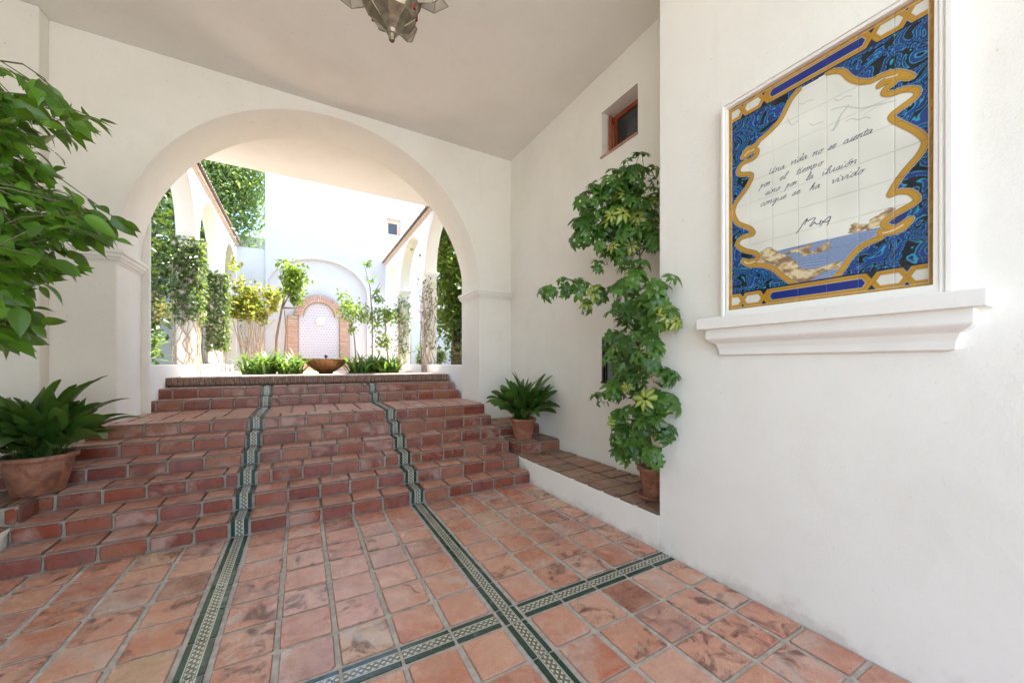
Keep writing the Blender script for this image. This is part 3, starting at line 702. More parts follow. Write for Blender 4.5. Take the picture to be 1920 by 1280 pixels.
# ivy on the left pillars, creepers on the right ones
def climber(name, label, x0, x1, y0, y1, z0, z1, n, leaf, ln, wd, stems, group, thick=.10, faces='fr', seed=1, dens=None):
    t_ = empty(name, ((x0 + x1) / 2, y0, CT), label, 'climber', group); P = []; Nn = []
    r = np.random.default_rng(seed)
    for k in range(n):
        z = z0 + (z1 - z0) * (r.random() ** (dens or 1)); f = r.choice(list(faces)); o_ = abs(r.normal()) * thick
        if f == 'f': p, nn = (r.uniform(x0 - .05, x1 + .05), y0 - o_, z), (0, -1, .5)
        elif f == 'r': p, nn = (x1 + o_, r.uniform(y0 - .05, y1 + .05), z), (1, 0, .5)
        elif f == 'l': p, nn = (x0 - o_, r.uniform(y0 - .05, y1 + .05), z), (-1, 0, .5)
        P.append(p); Nn.append(nn)
    P = np.array(P); Nn = np.array(Nn, float) + r.normal(size=P.shape) * .5; D = r.normal(size=P.shape) * .6; D[:, 2] -= .7
    o = link('foliage', leafmesh('foliage', P, D, Nn, ln * r.uniform(.6, 1.3, n), wd * r.uniform(.6, 1.3, n)), leaf, t_); o.location = -t_.location
    mb = MB(); rr_ = random.Random(seed)
    for k in range(stems):
        x = rr_.uniform(x0, x1); z = CT; pts = []
        side = rr_.choice(list(faces)); yv = rr_.uniform(y0, y1)
        while z < z1 - .1:
            pts.append((x, y0 - .015 - rr_.random() * .03, z) if side == 'f' else ((x1 + .015 + rr_.random() * .03) if side == 'r' else (x0 - .015 - rr_.random() * .03), yv, z))
            z += rr_.uniform(.15, .3); x = min(max(x + rr_.uniform(-.14, .14), x0 - .04), x1 + .04); yv = min(max(yv + rr_.uniform(-.12, .12), y0 - .03), y1 + .03)
        if len(pts) > 2: mb.tube(pts, [.012 * (1 - .6 * i / len(pts)) for i in range(len(pts))], 5)
    o = mb.build('stems', M['twig'], t_); o.location = -t_.location
    return t_
G = 'climbers on the arcade pillars'
climber('ivy', 'thick ivy over the top of the nearest left arcade pillar', -2.06, -1.76, 9.20, 9.47, 2.3, 3.95, 1250, LF['ivy'], .085, .07, 14, G, .05, 'ffrr', 3, .7)
climber('ivy', 'dense variegated ivy wrapped round the second left arcade pillar', -2.06, -1.76, 11.93, 12.2, 1.9, 3.9, 1700, LF['ivy'], .085, .07, 6, G, .055, 'ffrr', 4)
climber('creeper', 'bare brown creeper stems on the nearest right arcade pillar', 2.69, 2.99, 9.20, 9.47, 1.9, 3.75, 300, LF['dry'], .06, .045, 14, G, .05, 'ffl', 5)
climber('creeper', 'sparse creeper on the second right arcade pillar', 2.69, 2.99, 11.93, 12.2, 1.8, 3.7, 260, LF['ivy'], .08, .06, 14, G, .06, 'ffl', 6)
# left garden
def shrub(name, label, c, r, n, leaf, ln, wd, cat='shrub', group='shrubs in the side gardens', k=9, clump=.24):
    global rng
    random.seed(label); rng = np.random.default_rng(len(label) * 7 + n)
    t_ = empty(name, (c[0], c[1], 1.28), label, cat, group)
    bl = [((c[0] + random.uniform(-.5, .5) * r[0], c[1] + random.uniform(-.5, .5) * r[1], c[2] + random.uniform(-.5, .6) * r[2]), tuple(v * .6 for v in r), n // k) for _ in range(k)]
    mb = MB()
    for j in range(5):
        q = bl[j % k][0]; mb.tube([(c[0] + random.uniform(-.1, .1), c[1] + random.uniform(-.1, .1), 1.27), ((c[0] + q[0]) / 2, (c[1] + q[1]) / 2, (1.28 + q[2]) / 2), q], [.05, .035, .015], 6)
    o = mb.build('stems', M['bark'], t_); o.location = -t_.location
    cloud('foliage', bl, ln, wd, leaf, t_, clump); return t_
shrub('dark_tree', 'tall dark tree behind the left arcade, seen through its first arch', (-4.4, 12.0, 5.6), (2.0, 2.4, 2.6), 9000, LF['dark'], .16, .08, 'tree', 'garden trees')
shrub('dark_tree', 'dark glossy shrub below the tall tree in the left garden', (-3.6, 11.2, 3.3), (.9, 1.3, 1.1), 4200, LF['dark'], .15, .075, 'tree', 'garden trees')
shrub('dark_tree', 'broad dark tree deep in the left garden by the slate wall', (-4.6, 15.0, 5.2), (2.2, 2.2, 3.0), 8000, LF['dark'], .18, .09, 'tree', 'garden trees')
shrub('dry_shrub', 'straw-coloured shrub behind the nearest left pillar', (-3.0, 10.9, 2.7), (.45, .6, .4), 900, LF['dry'], .13, .06)
shrub('green_shrub', 'leafy green shrub low in the left garden above the parapet', (-3.1, 9.9, 1.75), (.7, .9, .5), 2600, LF['mid'], .12, .07)
t_ = empty('fountain_grass', (-3.0, 9.4, 1.28), 'bright arching yellow-green leaves above the left parapet', 'plant', 'shrubs in the side gardens')
blades(70, .5, 1.25, .06, seed=31).build('leaves', LF['bright'], t_)
# right garden
shrub('ivy_screen', 'tall curtain of bright green creeper beyond the right arcade', (3.85, 10.1, 4.1), (.6, .9, 2.3), 8500, LF['citrus'], .15, .085, 'tree', 'garden trees', k=14)
shrub('ivy_screen', 'dark green hedge column close behind the right pillar', (4.3, 9.6, 2.7), (.6, .9, 1.5), 5000, LF['dark'], .15, .08, 'tree', 'garden trees')
shrub('dry_shrub', 'brown clipped shrub behind the right parapet by the arch', (3.9, 8.9, 1.65), (.55, .8, .3), 2400, LF['dry'], .08, .05)
shrub('clipped_shrub', 'olive clipped shrub between the two right pillars', (3.45, 11.2, 1.75), (.4, .6, .35), 2200, LF['ivy'], .08, .05)
# pale tree over the left arcade roof
shrub('pale_tree', 'pale green feathery tree rising over the left arcade roof', (-2.9, 16.0, 7.7), (2.3, .9, 2.6), 30000, LF['pale'], .20, .06, 'tree', 'garden trees', k=22)

# ------------------------------------------------------------------ potted aspidistras
def strap_leaf(name, L_, wd, e0, bend, pet=.30, seed=0, twist=0.0):
    """broad lance-shaped leaf on a stalk; starts at the origin, leans towards +Y"""
    r = random.Random(seed); m = 12; y = z = 0.0; A, B, Cc = [], [], []
    ph = r.uniform(0, 6)
    for i in range(m + 1):
        t = i / m; e = e0 - bend * t ** 1.6
        u = (t - pet) / (1 - pet)
        w_ = .004 if u <= 0 else .004 + wd * .5 * (math.sin(math.pi * min(1, u) ** .75) ** .8) * (1 if u < 1 else 0)
        k = .32 * w_; ny, nz = -math.sin(e), math.cos(e); wob = .004 * math.sin(9 * t + ph) * (u > 0)
        tw = twist * max(0, u)
        def pt(sx): return (sx * w_ * math.cos(tw), y + ny * (k * abs(sx) + wob * sx) , z + nz * (k * abs(sx) + wob * sx) + sx * w_ * math.sin(tw))
        A.append(pt(-1)); B.append(pt(0)); Cc.append(pt(1))
        y += math.cos(e) * L_ / m; z += math.sin(e) * L_ / m
    return MB().grid([A, B, Cc], True).mesh(name)
LF['asp'] = leafmat('leaf_aspidistra', (.02, .07, .012), (.075, .17, .028), trans=.2, rough=.3, island=False)
LF['asp_old'] = leafmat('leaf_aspidistra_yellowing', (.20, .19, .04), (.38, .30, .07), trans=.2, rough=.5, island=False)
def pot_mesh(rt, rb, h, rim):
    return MB().lathe([(0, .0), (rb * .97, 0), (rb, .006), (rb + (rt - rb) * .8, h - rim), (rb + (rt - rb) * .8 + .001, h - rim + .002), (rt + .008, h - rim + .006), (rt + .012, h - .008), (rt + .004, h), (rt - .018, h), (rt - .024, h - .01), (rt - .05, h - .06)], 40)
def potted(name, label, loc, rt, rb, h, n, sc_, seed, tilt=(0, 0), rim=.05):
    r = random.Random(seed); t_ = empty(name, loc, label, 'potted plant', 'potted aspidistras on the stair ledges')
    pot_mesh(rt, rb, h, rim).build('pot', M['pot'], t_)
    MB().lathe([(0, h - .03), (rt * .5, h - .028), (rt - .03, h - .04)], 24).build('soil', M['soil'], t_)
    var = []
    for k in range(14):
        q = k / 13
        var.append(strap_leaf('leaf', r.uniform(.52, .78) * (1 - .12 * q), r.uniform(.095, .14), 1.54 - .58 * q + r.uniform(-.1, .1), r.uniform(.15, .9) + .75 * q, pet=r.uniform(.25, .42), seed=k, twist=r.uniform(-1.3, 1.3)))
        var[-1].materials.append(LF['asp'])
    for k in range(n):
        q = min(13, int(14 * r.random() ** .85)); me = var[q]; az = r.uniform(0, 2 * math.pi); rad = rt * .7 * math.sqrt(r.random())
        if r.random() > .96: me = me.copy(); me.materials[0] = LF['asp_old']
        s_ = sc_ * r.uniform(.6, 1.12)
        link('leaf', me, None, t_, (-math.sin(az + .5) * rad, math.cos(az + .5) * rad, h - .035), (r.uniform(-.3, .3), r.uniform(-.35, .35), az), (s_ * r.uniform(.8, 1.15), s_, s_))
    return t_
potted('potted_aspidistra', 'leafy aspidistra in a wide clay pot on the left ledge, nearest the camera', (-1.97, 4.80, .449), .222, .152, .33, 185, .98, 5)
potted('potted_aspidistra', 'leafy aspidistra in a small clay pot on the right ledge by the arch pillar', (2.87, 4.76, .449), .185, .135, .30, 150, 1.0, 9)

# ------------------------------------------------------------------ schefflera climbing the recess
def compound(name, nl, L_, seed):
    r = random.Random(seed); mb = MB(); core = []
    for k in range(nl):
        az = 2 * math.pi * k / nl + r.uniform(-.12, .12); ln = L_ * r.uniform(.8, 1.15); wd = ln * .46; dr = r.uniform(.25, .95)
        rows = [[], [], []]; m = 6
        for i in range(m + 1):
            t = i / m; e = .35 - dr * 1.6 * t; d = ln * (.12 + .88 * t); zz = ln * (.12 * t - dr * .75 * t * t)
            w_ = wd * .5 * (math.sin(math.pi * t ** .8 * .93 + .10) ** .9) if 0 < i < m else .002
            for j, s_ in enumerate((-1, 0, 1)):
                rows[j].append((math.cos(az) * d - math.sin(az) * w_ * s_, math.sin(az) * d + math.cos(az) * w_ * s_, zz + .22 * w_ * abs(s_)))
        mb.grid(rows, True)
        core += [0] * (m + 1) + [1] * (m + 1) + [0] * (m + 1)
    mb.tube([(0, 0, 0), (.01, .01, -.05), (.03, .02, -.11)], .0025, 4); core += [0] * 12
    me = mb.mesh(name); at = me.attributes.new('core', 'FLOAT', 'POINT')
    core = (core + [0] * len(me.vertices))[:len(me.vertices)]; at.data.foreach_set('value', np.array(core, np.float32))
    return me
LF['schef'] = leafmat('leaf_schefflera', (.035, .11, .016), (.11, .25, .035), trans=.2, rough=.32, island=False, yellow_core=True)
sp = empty('potted_schefflera', (2.90, 2.40, .30), 'tall variegated schefflera climbing the recess wall from a clay pot', 'potted plant')
def sub(o): o.location = Vector(o.location) - sp.location; return o
pot_mesh(.155, .105, .29, .045).build('pot', M['pot'], sp)
MB().lathe([(0, .0), (.15, .0), (.165, .03), (.155, .032), (.14, .012), (0, .012)], 32).build('saucer', M['pot'], sp)
bpy.data.objects['pot'].location.z = 0
MB().lathe([(0, .255), (.12, .25)], 20).build('soil', M['soil'], sp)
clumps = [  # photo position, depth, radius (m), leaves
    (1195, 330, 3.75, .20, 14), (1145, 350, 3.8, .19, 13), (1105, 372, 3.85, .16, 10), (1092, 425, 3.85, .16, 12), (1140, 430, 3.8, .2, 12), (1165, 372, 3.8, .2, 12), (1150, 405, 3.75, .2, 14), (1205, 395, 3.65, .22, 18), (1185, 450, 3.65, .22, 18),
    (1130, 455, 3.8, .10, 5), (1225, 445, 3.55, .16, 9), (1140, 478, 3.8, .08, 3), (1118, 500, 3.85, .06, 3),
    (1030, 545, 3.95, .08, 5), (1058, 535, 3.95, .09, 6), (1088, 535, 3.9, .10, 7), (1118, 548, 3.8, .12, 8), (1100, 572, 3.85, .08, 4),
    (1190, 520, 3.35, .17, 15), (1232, 545, 2.95, .14, 12), (1170, 555, 3.4, .18, 15), (1205, 585, 3.3, .18, 16), (1160, 595, 3.5, .12, 8), (1247, 590, 2.92, .11, 8), (1195, 625, 3.3, .17, 14), (1150, 635, 3.55, .1, 6),
    (1170, 665, 3.45, .16, 12), (1222, 665, 3.0, .13, 11), (1238, 705, 2.95, .11, 9), (1190, 705, 3.35, .15, 13), (1150, 735, 3.5, .13, 11), (1125, 745, 3.55, .07, 3), (1220, 745, 3.0, .13, 11), (1246, 748, 2.92, .09, 7),
    (1195, 775, 3.35, .14, 11), (1160, 785, 3.5, .08, 5), (1240, 800, 2.95, .10, 8), (1212, 800, 3.3, .13, 10), (1165, 815, 3.45, .1, 6), (1190, 835, 3.35, .12, 9), (1165, 850, 3.45, .06, 4), (1228, 850, 3.0, .09, 6)]
var = [compound('leaf', nl, L_, i) for i, (nl, L_) in enumerate(((8, .098), (7, .09), (8, .082), (6, .075), (7, .105)))]
rs = random.Random(3); sl_leaves = []
def lim(p):  # keep leaves clear of the walls
    p.x = min(p.x, 3.24)
    if p.y < 2.2 and p.x > 2.54: p.x = 2.54
    return p
for px, py, dp, rad, k in clumps:
    c = wpos(px, py, dp)
    for j in range(int(k * (2.0 if py < 500 else 1.0))):
        d = Vector((rs.gauss(0, 1), rs.gauss(0, 1), rs.gauss(0, 1))).normalized(); p = lim(c + d * rad * rs.uniform(.5, 1.12))
        nrm = (d + Vector((-.35, -.45, .75))).normalized()
        sl_leaves.append((d.dot(Vector((.49, .87, 0))) + rs.uniform(-.3, .3), p, (nrm.to_track_quat('Z', 'Y') @ Matrix.Rotation(rs.uniform(0, 6.28), 3, 'Z').to_quaternion()).to_euler(), rs.uniform(.72, 1.15), rs.randrange(5)))
sl_leaves.sort(key=lambda q: q[0])
for _, p, eu, s_, v in sl_leaves[:300]: link('leaf', var[v], LF['schef'], sp, p - sp.location, eu, s_)
back = MB()
for _, p, eu, s_, v in sl_leaves[300:]:
    mt = Matrix.Translation(p) @ eu.to_matrix().to_4x4() @ Matrix.Scale(s_, 4); n0 = len(back.v); back.v += [tuple(mt @ q.co) for q in var[v].vertices]
    for pl in var[v].polygons: back.f.append(tuple(n0 + i for i in pl.vertices)); back.smooth.append(True)
sub(back.build('leaves_behind', leafmat('leaf_schefflera_rest', (.035, .11, .016), (.11, .25, .035), trans=.2, rough=.32), sp))['kind'] = 'stuff'
def stem(pts, r0, r1): 
    n = len(pts); return sub(MB().tube(pts, [r0 + (r1 - r0) * i / (n - 1) for i in range(n)], 7).build('stem', M['stem'], sp))
base = Vector((2.90, 2.42, .55))
main = [base, wpos(1215, 800, 3.4), wpos(1185, 735, 3.45), wpos(1200, 640, 3.4), wpos(1195, 560, 3.45), wpos(1200, 480, 3.6), wpos(1185, 400, 3.75), wpos(1190, 335, 3.75)]
stem(main, .016, .006)
for tgt, k in (((1160, 785, 3.5), 1), ((1150, 735, 3.5), 2), ((1232, 700, 3.2), 2), ((1160, 600, 3.5), 3), ((1118, 548, 3.8), 4), ((1225, 545, 3.2), 4), ((1120, 430, 3.8), 5), ((1118, 375, 3.85), 6), ((1225, 450, 3.55), 5)):
    a = main[k]; b_ = wpos(*tgt); stem([a, (a + b_) / 2 + Vector((0, 0, .03)), b_], .008, .003)
stem([wpos(1118, 548, 3.8), wpos(1070, 538, 3.92), wpos(1030, 542, 3.95)], .005, .002)

# ------------------------------------------------------------------ ficus leaning in from the left
def ovate(name, L_, wd, curl, seed):
    r = random.Random(seed); m = 9; rows = [[], [], [], [], []]
    for i in range(m + 1):
        t = i / m; w_ = wd * .5 * (math.sin(math.pi * min(1, t * 1.02) ** .72) ** .95 if t < .86 else max(0, (1 - t) / .14) ** 1.3 * .20 + .0) + .0012
        y = .1 * L_ + L_ * t; z = -curl * L_ * t * t + .02 * L_ * math.sin(5 * t + seed)
        for j, s_ in enumerate((-1, -.5, 0, .5, 1)): rows[j].append((s_ * w_, y, z + .26 * w_ * abs(s_)))
    mb = MB().grid(rows, True); mb.tube([(0, 0, 0), (0, .1 * L_, 0)], .0012, 4)
    return mb.mesh(name)
LF['ficus'] = leafmat('leaf_ficus', (.035, .115, .008), (.15, .34, .022), trans=.30, rough=.33, island=False)
fx = empty('ficus_tree', (-2.35, 3.15, .30), 'green ficus with drooping pointed leaves reaching in from the left edge', 'tree')
def subf(o): o.location = Vector(o.location) - fx.location; return o
pot_mesh(.2, .14, .34, .05).build('pot', M['pot'], fx)
fvar = [ovate('leaf', L_, L_ * q, cu, i) for i, (L_, q, cu) in enumerate(((.14, .52, .12), (.12, .56, .25), (.15, .46, .3), (.11, .56, .1), (.135, .54, .4), (.155, .48, .2)))]
poly = [(-90, 110), (0, 130), (70, 190), (160, 225), (110, 280), (75, 325), (140, 380), (210, 420), (200, 445), (135, 480), (115, 520), (60, 540), (75, 600), (30, 640), (-90, 670)]
def inside(p):
    c_ = False; n_ = len(poly)
    for i in range(n_):
        (x0, y0), (x1, y1) = poly[i], poly[(i + 1) % n_]
        if (y0 > p[1]) != (y1 > p[1]) and p[0] < (x1 - x0) * (p[1] - y0) / (y1 - y0) + x0: c_ = not c_
    return c_
trunk = [Vector((-2.35, 3.15, .55)), Vector((-2.30, 3.10, 1.1)), Vector((-2.25, 3.05, 1.7)), Vector((-2.2, 3.0, 2.3)), Vector((-2.15, 2.95, 2.9))]
subf(MB().tube(trunk, [.035, .03, .026, .02, .012], 8).build('trunk', M['bark'], fx))
rf = random.Random(12); ends = [(185, 225, 2.0), (165, 222, 2.15), (225, 415, 2.05), (212, 448, 1.95), (140, 505, 2.0), (75, 610, 1.95), (30, 625, 2.0), (35, 140, 2.1), (5, 125, 2.2), (130, 385, 2.0), (95, 325, 2.0), (200, 422, 2.1)]
while len(ends) < 235:
    p = (rf.uniform(-90, 215), rf.uniform(100, 660))
    if inside(p): ends.append((*p, rf.uniform(1.75, 2.35)))
leaves = []; tw = MB()
for (px, py, dp) in ends:
    e = wpos(px, py, dp)
    a = e + Vector((-rf.uniform(.22, .5), rf.uniform(-.2, .32), rf.uniform(-.22, .3)))
    near = min(trunk[1:], key=lambda q: (q - a).length)
    mid = (a + e) / 2 + Vector((0, 0, .05))
    tw.tube([near, (near + a) / 2 + Vector((0, 0, .03)), a, mid, e], [.007, .005, .004, .003, .0015], 5)
    nl = rf.randint(7, 10)
    for k in range(nl):
        t = .30 + .70 * k / (nl - 1)
        p = (a * (1 - t) ** 2 + mid * 2 * t * (1 - t) + e * t * t) if t < 1 else e
        out = (e - a).normalized(); side = out.cross(Vector((0, 0, 1))).normalized() * (1 if k % 2 else -1)
        d = (out * rf.uniform(.5, 1.0) + side * rf.uniform(.2, 1.2) * (0.4 if k == nl - 1 else 1) + Vector((0, 0, rf.uniform(-1.0, .25)))).normalized()
        nrm = (Vector((.25, -.55, .8)) + Vector((rf.gauss(0, .6), rf.gauss(0, .6), rf.gauss(0, .5)))).normalized()
        x = d.cross(nrm).normalized(); nrm = x.cross(d)
        leaves.append((p, Matrix((x, d, nrm)).transposed().to_euler(), rf.uniform(.45, .98), rf.randrange(6)))
subf(tw.build('twigs', M['stem'], fx))
def onview(p):
    s_, c_ = math.sin(YAW), math.cos(YAW); dep = p.x * s_ + p.y * c_; return dep > 0 and 960 + FPX * (p.x * c_ - p.y * s_) / dep > -40
leaves.sort(key=lambda q: (not onview(q[0]), q[0].x * math.sin(YAW) + q[0].y * math.cos(YAW)))
for p, eu, s_, v in leaves[:300]:
    link('leaf', fvar[v], LF['ficus'], fx, p - fx.location, eu, s_)
rest = MB()
for p, eu, s_, v in leaves[300:]:
    me = fvar[v]; mt = Matrix.Translation(p) @ eu.to_matrix().to_4x4() @ Matrix.Scale(s_, 4); n0 = len(rest.v)
    rest.v += [tuple(mt @ q.co) for q in me.vertices]
    for pl in me.polygons: rest.f.append(tuple(n0 + i for i in pl.vertices)); rest.smooth.append(True)
if rest.v: q = subf(rest.build('leaves_behind', leafmat('leaf_ficus_rest', (.035, .115, .008), (.15, .34, .022), trans=.30, rough=.33), fx)); q['kind'] = 'stuff'

# ------------------------------------------------------------------ star lantern
LT = Vector((.40, 1.955, 3.19))
la = empty('star_lantern', LT, 'pierced tin star lantern with glass points hanging from the ceiling', 'lantern')
body = [(r_ * (1.3 if z > .04 else 1), z) for r_, z in [(.0, .0), (.014, .0), (.018, .03), (.024, .034), (.022, .05), (.05, .085), (.085, .12), (.105, .17), (.12, .25), (.135, .36), (.12, .48), (.07, .58), (.02, .62)]]
mb = MB(); n = 8
mb.grid([[(r_ * math.cos(2 * math.pi * (j + .5) / n), r_ * math.sin(2 * math.pi * (j + .5) / n), z) for j in range(n)] for r_, z in body], False, True)
mb.build('body', M['lantern'], la, .003)
gl = MB(); seam = MB()
for j in range(8):
    a = 2 * math.pi * (j + .5) / 8
    seam.tube([(r_ * 1.01 * math.cos(a), r_ * 1.01 * math.sin(a), z) for r_, z in body[5:]], .004, 4)
seam.build('seam', M['lantern'], la)
for j in range(16):    # small ruby windows
    a = 2 * math.pi * (j // 2) / 8 + (.12 if j % 2 else -.12); r_ = .122; z = .16 + .05 * (j % 3)
    c = Vector((r_ * math.cos(a) * (1 + (z - .16) * .6), r_ * math.sin(a) * (1 + (z - .16) * .6), z))
    g = MB(); g.box(-.006, .006, -.005, .005, -.014, .014); g.build('ruby_window', M['ruby'], la, loc=c, rot=(0, 0, a))
def point(az, el, h, w_, tip):
    """one glass ray: four-sided pyramid with tin edges; base square on the body"""
    d = Vector((math.cos(az) * math.cos(el), math.sin(az) * math.cos(el), math.sin(el))); s_ = Vector((-math.sin(az), math.cos(az), 0)); u = s_.cross(d)
    c = Vector((0, 0, h)) + Vector((math.cos(az), math.sin(az), 0)) * .13
    B = [c + s_ * w_ + u * 0, c + u * w_, c - s_ * w_, c - u * w_]; T = c + d * tip; Mi = [b_ + d * tip * .45 + (b_ - c) * .25 for b_ in B]
    g = MB()
    for i in range(4): j = (i + 1) % 4; g.face((B[i], B[j], Mi[j], Mi[i])); g.face((Mi[i], Mi[j], T))
    go = g.build('glass_point', M['lantern_glass'], la)
    e = MB()
    for i in range(4): e.tube([B[i], Mi[i], T], .0028, 4); e.tube([Mi[i], Mi[(i + 1) % 4]], .0022, 4)
    e.build('edge', M['lantern'], go)
for j in range(8):
    point(2 * math.pi * j / 8 + .2, .10 if j % 2 else .3, .235 if j % 2 else .32, .05, .17 if j % 2 else .21)
for j in range(8): point(2 * math.pi * j / 8, .5, .40, .05, .2)
ch = MB(); z = .62
ch.tube([(0, 0, .6), (0, 0, CEIL - LT.z - .02)], .006, 6); ch.lathe([(0, CEIL - LT.z - .05), (.03, CEIL - LT.z - .045), (.06, CEIL - LT.z - .015), (.065, CEIL - LT.z - .002)], 20)
ch.build('hanging_rod', M['iron'], la)

# ------------------------------------------------------------------ moulded shelf under the painted panel
prof = [(1.605, 0.0), (1.615, .035), (1.655, .04), (1.69, .055), (1.712, .085), (1.722, .095), (1.73, .098), (1.79, .098), (1.793, .138), (1.862, .140), (1.868, .136)]
mb = MB(); rings = []
for z, p in prof: rings.append([(2.601, .52 - p, z), (2.601, 1.54 + p, z), (2.60 - p - .001, 1.54 + p, z), (2.60 - p - .001, .52 - p, z)])
mb.grid(rings, False, True); mb.face(rings[-1][::-1])
sh = mb.build('wall_shelf', M['stucco_smooth'], None, .004); tag(sh, 'white moulded plaster shelf under the painted tile panel', 'shelf')

# ------------------------------------------------------------------ painted tile panel
PX, PY, PZ, PW, PH = 2.60, 1.517, 1.918, .969, 1.386
pn = empty('tile_panel', (PX, PY - PW / 2, PZ - .03), 'painted tile panel with handwritten verse, gold scrolls and a rocky seascape', 'tile panel')
def subp(o): o.location = Vector(o.location) - pn.location; return o
f = MB(); yl, yr, zb, zt = 1.553, .485, 1.870, 3.345
f.box(PX - .05, PX - .0005, PY + .001, yl, zb, zt); f.box(PX - .05, PX - .0005, yr, PY - PW - .001, zb, zt)
f.box(PX - .05, PX - .0005, PY - PW - .001, PY + .001, zb, PZ - .001); f.box(PX - .05, PX - .0005, PY - PW - .001, PY + .001, PZ + PH + .001, zt)
f.box(PX - .062, PX - .048, yl - .022, yl - .004, zb + .002, zt - .002); f.box(PX - .062, PX - .048, yr + .004, yr + .026, zb + .002, zt - .002); f.box(PX - .062, PX - .048, yr + .026, yl - .022, zt - .022, zt - .004)
f.box(PX - .056, PX - .049, yr + .034, yr + .046, zb + .002, zt - .03); f.box(PX - .036, PX - .03, PY - PW - .004, PY - PW + .002, zb + .05, zt - .06)
subp(f.build('frame', M['stucco_smooth'], pn, .003))
subp(MB().box(PX - .016, PX - .0005, PY - PW, PY, PZ, PZ + PH).build('grout_backing', M['stucco_smooth'], pn))
# --- the painting, worked out as colours in panel metres (s to the right, t up)
SCL = [(.416, .092), (.381, .125), (.341, .163), (.29, .221), (.242, .255), (.192, .273), (.135, .286), (.095, .322), (.135, .308), (.177, .306), (.19, .33), (.172, .356), (.119, .383), (.076, .415), (.059, .448), (.087, .479), (.156, .481), (.156, .503), (.13, .535), (.065, .582), (.037, .637), (.031, .679), (.045, .72), (.07, .75), (.124, .807), (.151, .873), (.076, .912), (.068, .949), (.098, .975), (.156, .976), (.184, .995), (.18, 1.024), (.14, 1.022), (.095, 1.016), (.119, 1.054), (.177, 1.053), (.2, 1.074), (.261, 1.1), (.318, 1.137), (.354, 1.193), (.381, 1.233), (.42, 1.263)]
SCR = [(.562, 1.268), (.592, 1.254), (.625, 1.229), (.657, 1.171), (.698, 1.126), (.745, 1.1), (.784, 1.1), (.836, 1.082), (.891, 1.024), (.845, 1.051), (.802, 1.058), (.774, 1.055), (.79, 1.066), (.83, 1.04), (.799, 1.026), (.793, 1.005), (.821, .986), (.862, .979), (.903, .954), (.909, .928), (.891, .911), (.851, .894), (.821, .878), (.824, .855), (.857, .812), (.903, .754), (.933, .702), (.933, .67), (.914, .631), (.874, .585), (.842, .541), (.821, .5), (.815, .481), (.845, .484), (.886, .466), (.908, .428), (.897, .408), (.862, .392), (.821, .374), (.79, .35), (.802, .325), (.839, .309), (.886, .335), (.857, .299), (.815, .292), (.777, .307), (.784, .284), (.745, .269), (.698, .247), (.657, .204), (.628, .156), (.599, .116), (.558, .092)]
def smooth(P, k=5):
    P = [np.array(p) for p in P]; out = []
    for i in range(len(P) - 1):
        a, b_, c, d = P[max(i - 1, 0)], P[i], P[i + 1], P[min(i + 2, len(P) - 1)]
        for j in range(k):
            t = j / k; out.append(.5 * (2 * b_ + (c - a) * t + (2 * a - 5 * b_ + 4 * c - d) * t * t + (3 * b_ - a - 3 * c + d) * t ** 3))
    return out + [P[-1]]
NS = 46; NC, NR = 7, 10
g_ = .0006; tw_, th_ = PW / NC, PH / NR
ss = np.concatenate([np.linspace(i * tw_ + g_, (i + 1) * tw_ - g_, NS) for i in range(NC)]); ts = np.concatenate([np.linspace(i * th_ + g_, (i + 1) * th_ - g_, NS) for i in range(NR)])
SS, TT = np.meshgrid(ss, ts)
def dist(poly, reach=.05):
    D = np.full(SS.shape, 9.0)
    for (a, b_), (c, d) in zip(poly[:-1], poly[1:]):
        i0, i1 = np.searchsorted(ss, [min(a, c) - reach, max(a, c) + reach]); j0, j1 = np.searchsorted(ts, [min(b_, d) - reach, max(b_, d) + reach])
        if i1 <= i0 or j1 <= j0: continue
        x, y = SS[j0:j1, i0:i1], TT[j0:j1, i0:i1]; vx, vy = c - a, d - b_; l2 = vx * vx + vy * vy + 1e-12
        u = np.clip(((x - a) * vx + (y - b_) * vy) / l2, 0, 1); D[j0:j1, i0:i1] = np.minimum(D[j0:j1, i0:i1], np.hypot(x - a - u * vx, y - b_ - u * vy))
    return D
def inpoly(P):
    r_ = np.zeros(SS.shape, bool)
    for (a, b_), (c, d) in zip(P, P[1:] + P[:1]):
        if abs(d - b_) < 1e-9: continue
        r_ ^= ((b_ > TT) != (d > TT)) & (SS < (c - a) * (TT - b_) / (d - b_) + a)
    return r_
COL = np.zeros(SS.shape + (3,)); COL[:] = (.012, .035, .16)
def paint(m, c, f_=1.0):
    m = np.clip(m.astype(float) * f_, 0, 1)[..., None]; COL[:] = COL * (1 - m) + np.array(c) * m
def cover(D, w_, soft=.0014): return np.clip((w_ - D) / soft + .5, 0, 1)
def wav(x, y, s): 
    q = np.random.default_rng(s); v = 0
    for k in range(6):
        a, b_, p, f_ = q.uniform(-1, 1), q.uniform(-1, 1), q.uniform(0, 6), 22 * (1 + .35 * k); v = v + np.sin((a * x + b_ * y) * f_ * 1.05 + p + 1.1 * math.sin(k)) / (1 + .25 * k)
    return v
wx, wy = SS + .030 * wav(SS, TT, 1), TT + .030 * wav(SS, TT, 2); fld = wav(wx, wy, 3) * 1.25 + wav(wx * 1.7, wy * 1.7, 6) * .5
fr = np.abs(((fld * 1.05) % 1.0) - .5); cell = np.floor(fld * 1.05 + .5)
paint((cell % 3 == 1), (.006, .012, .022)); paint((cell % 3 == 2), (.015, .05, .24))
paint(np.clip((.10 - fr) / .04, 0, 1), (.03, .33, .52))
inner = smooth(SCL, 4) + smooth(SCR, 4)
cream = inpoly([tuple(p) for p in inner]); paint(cream, (.76, .765, .68))
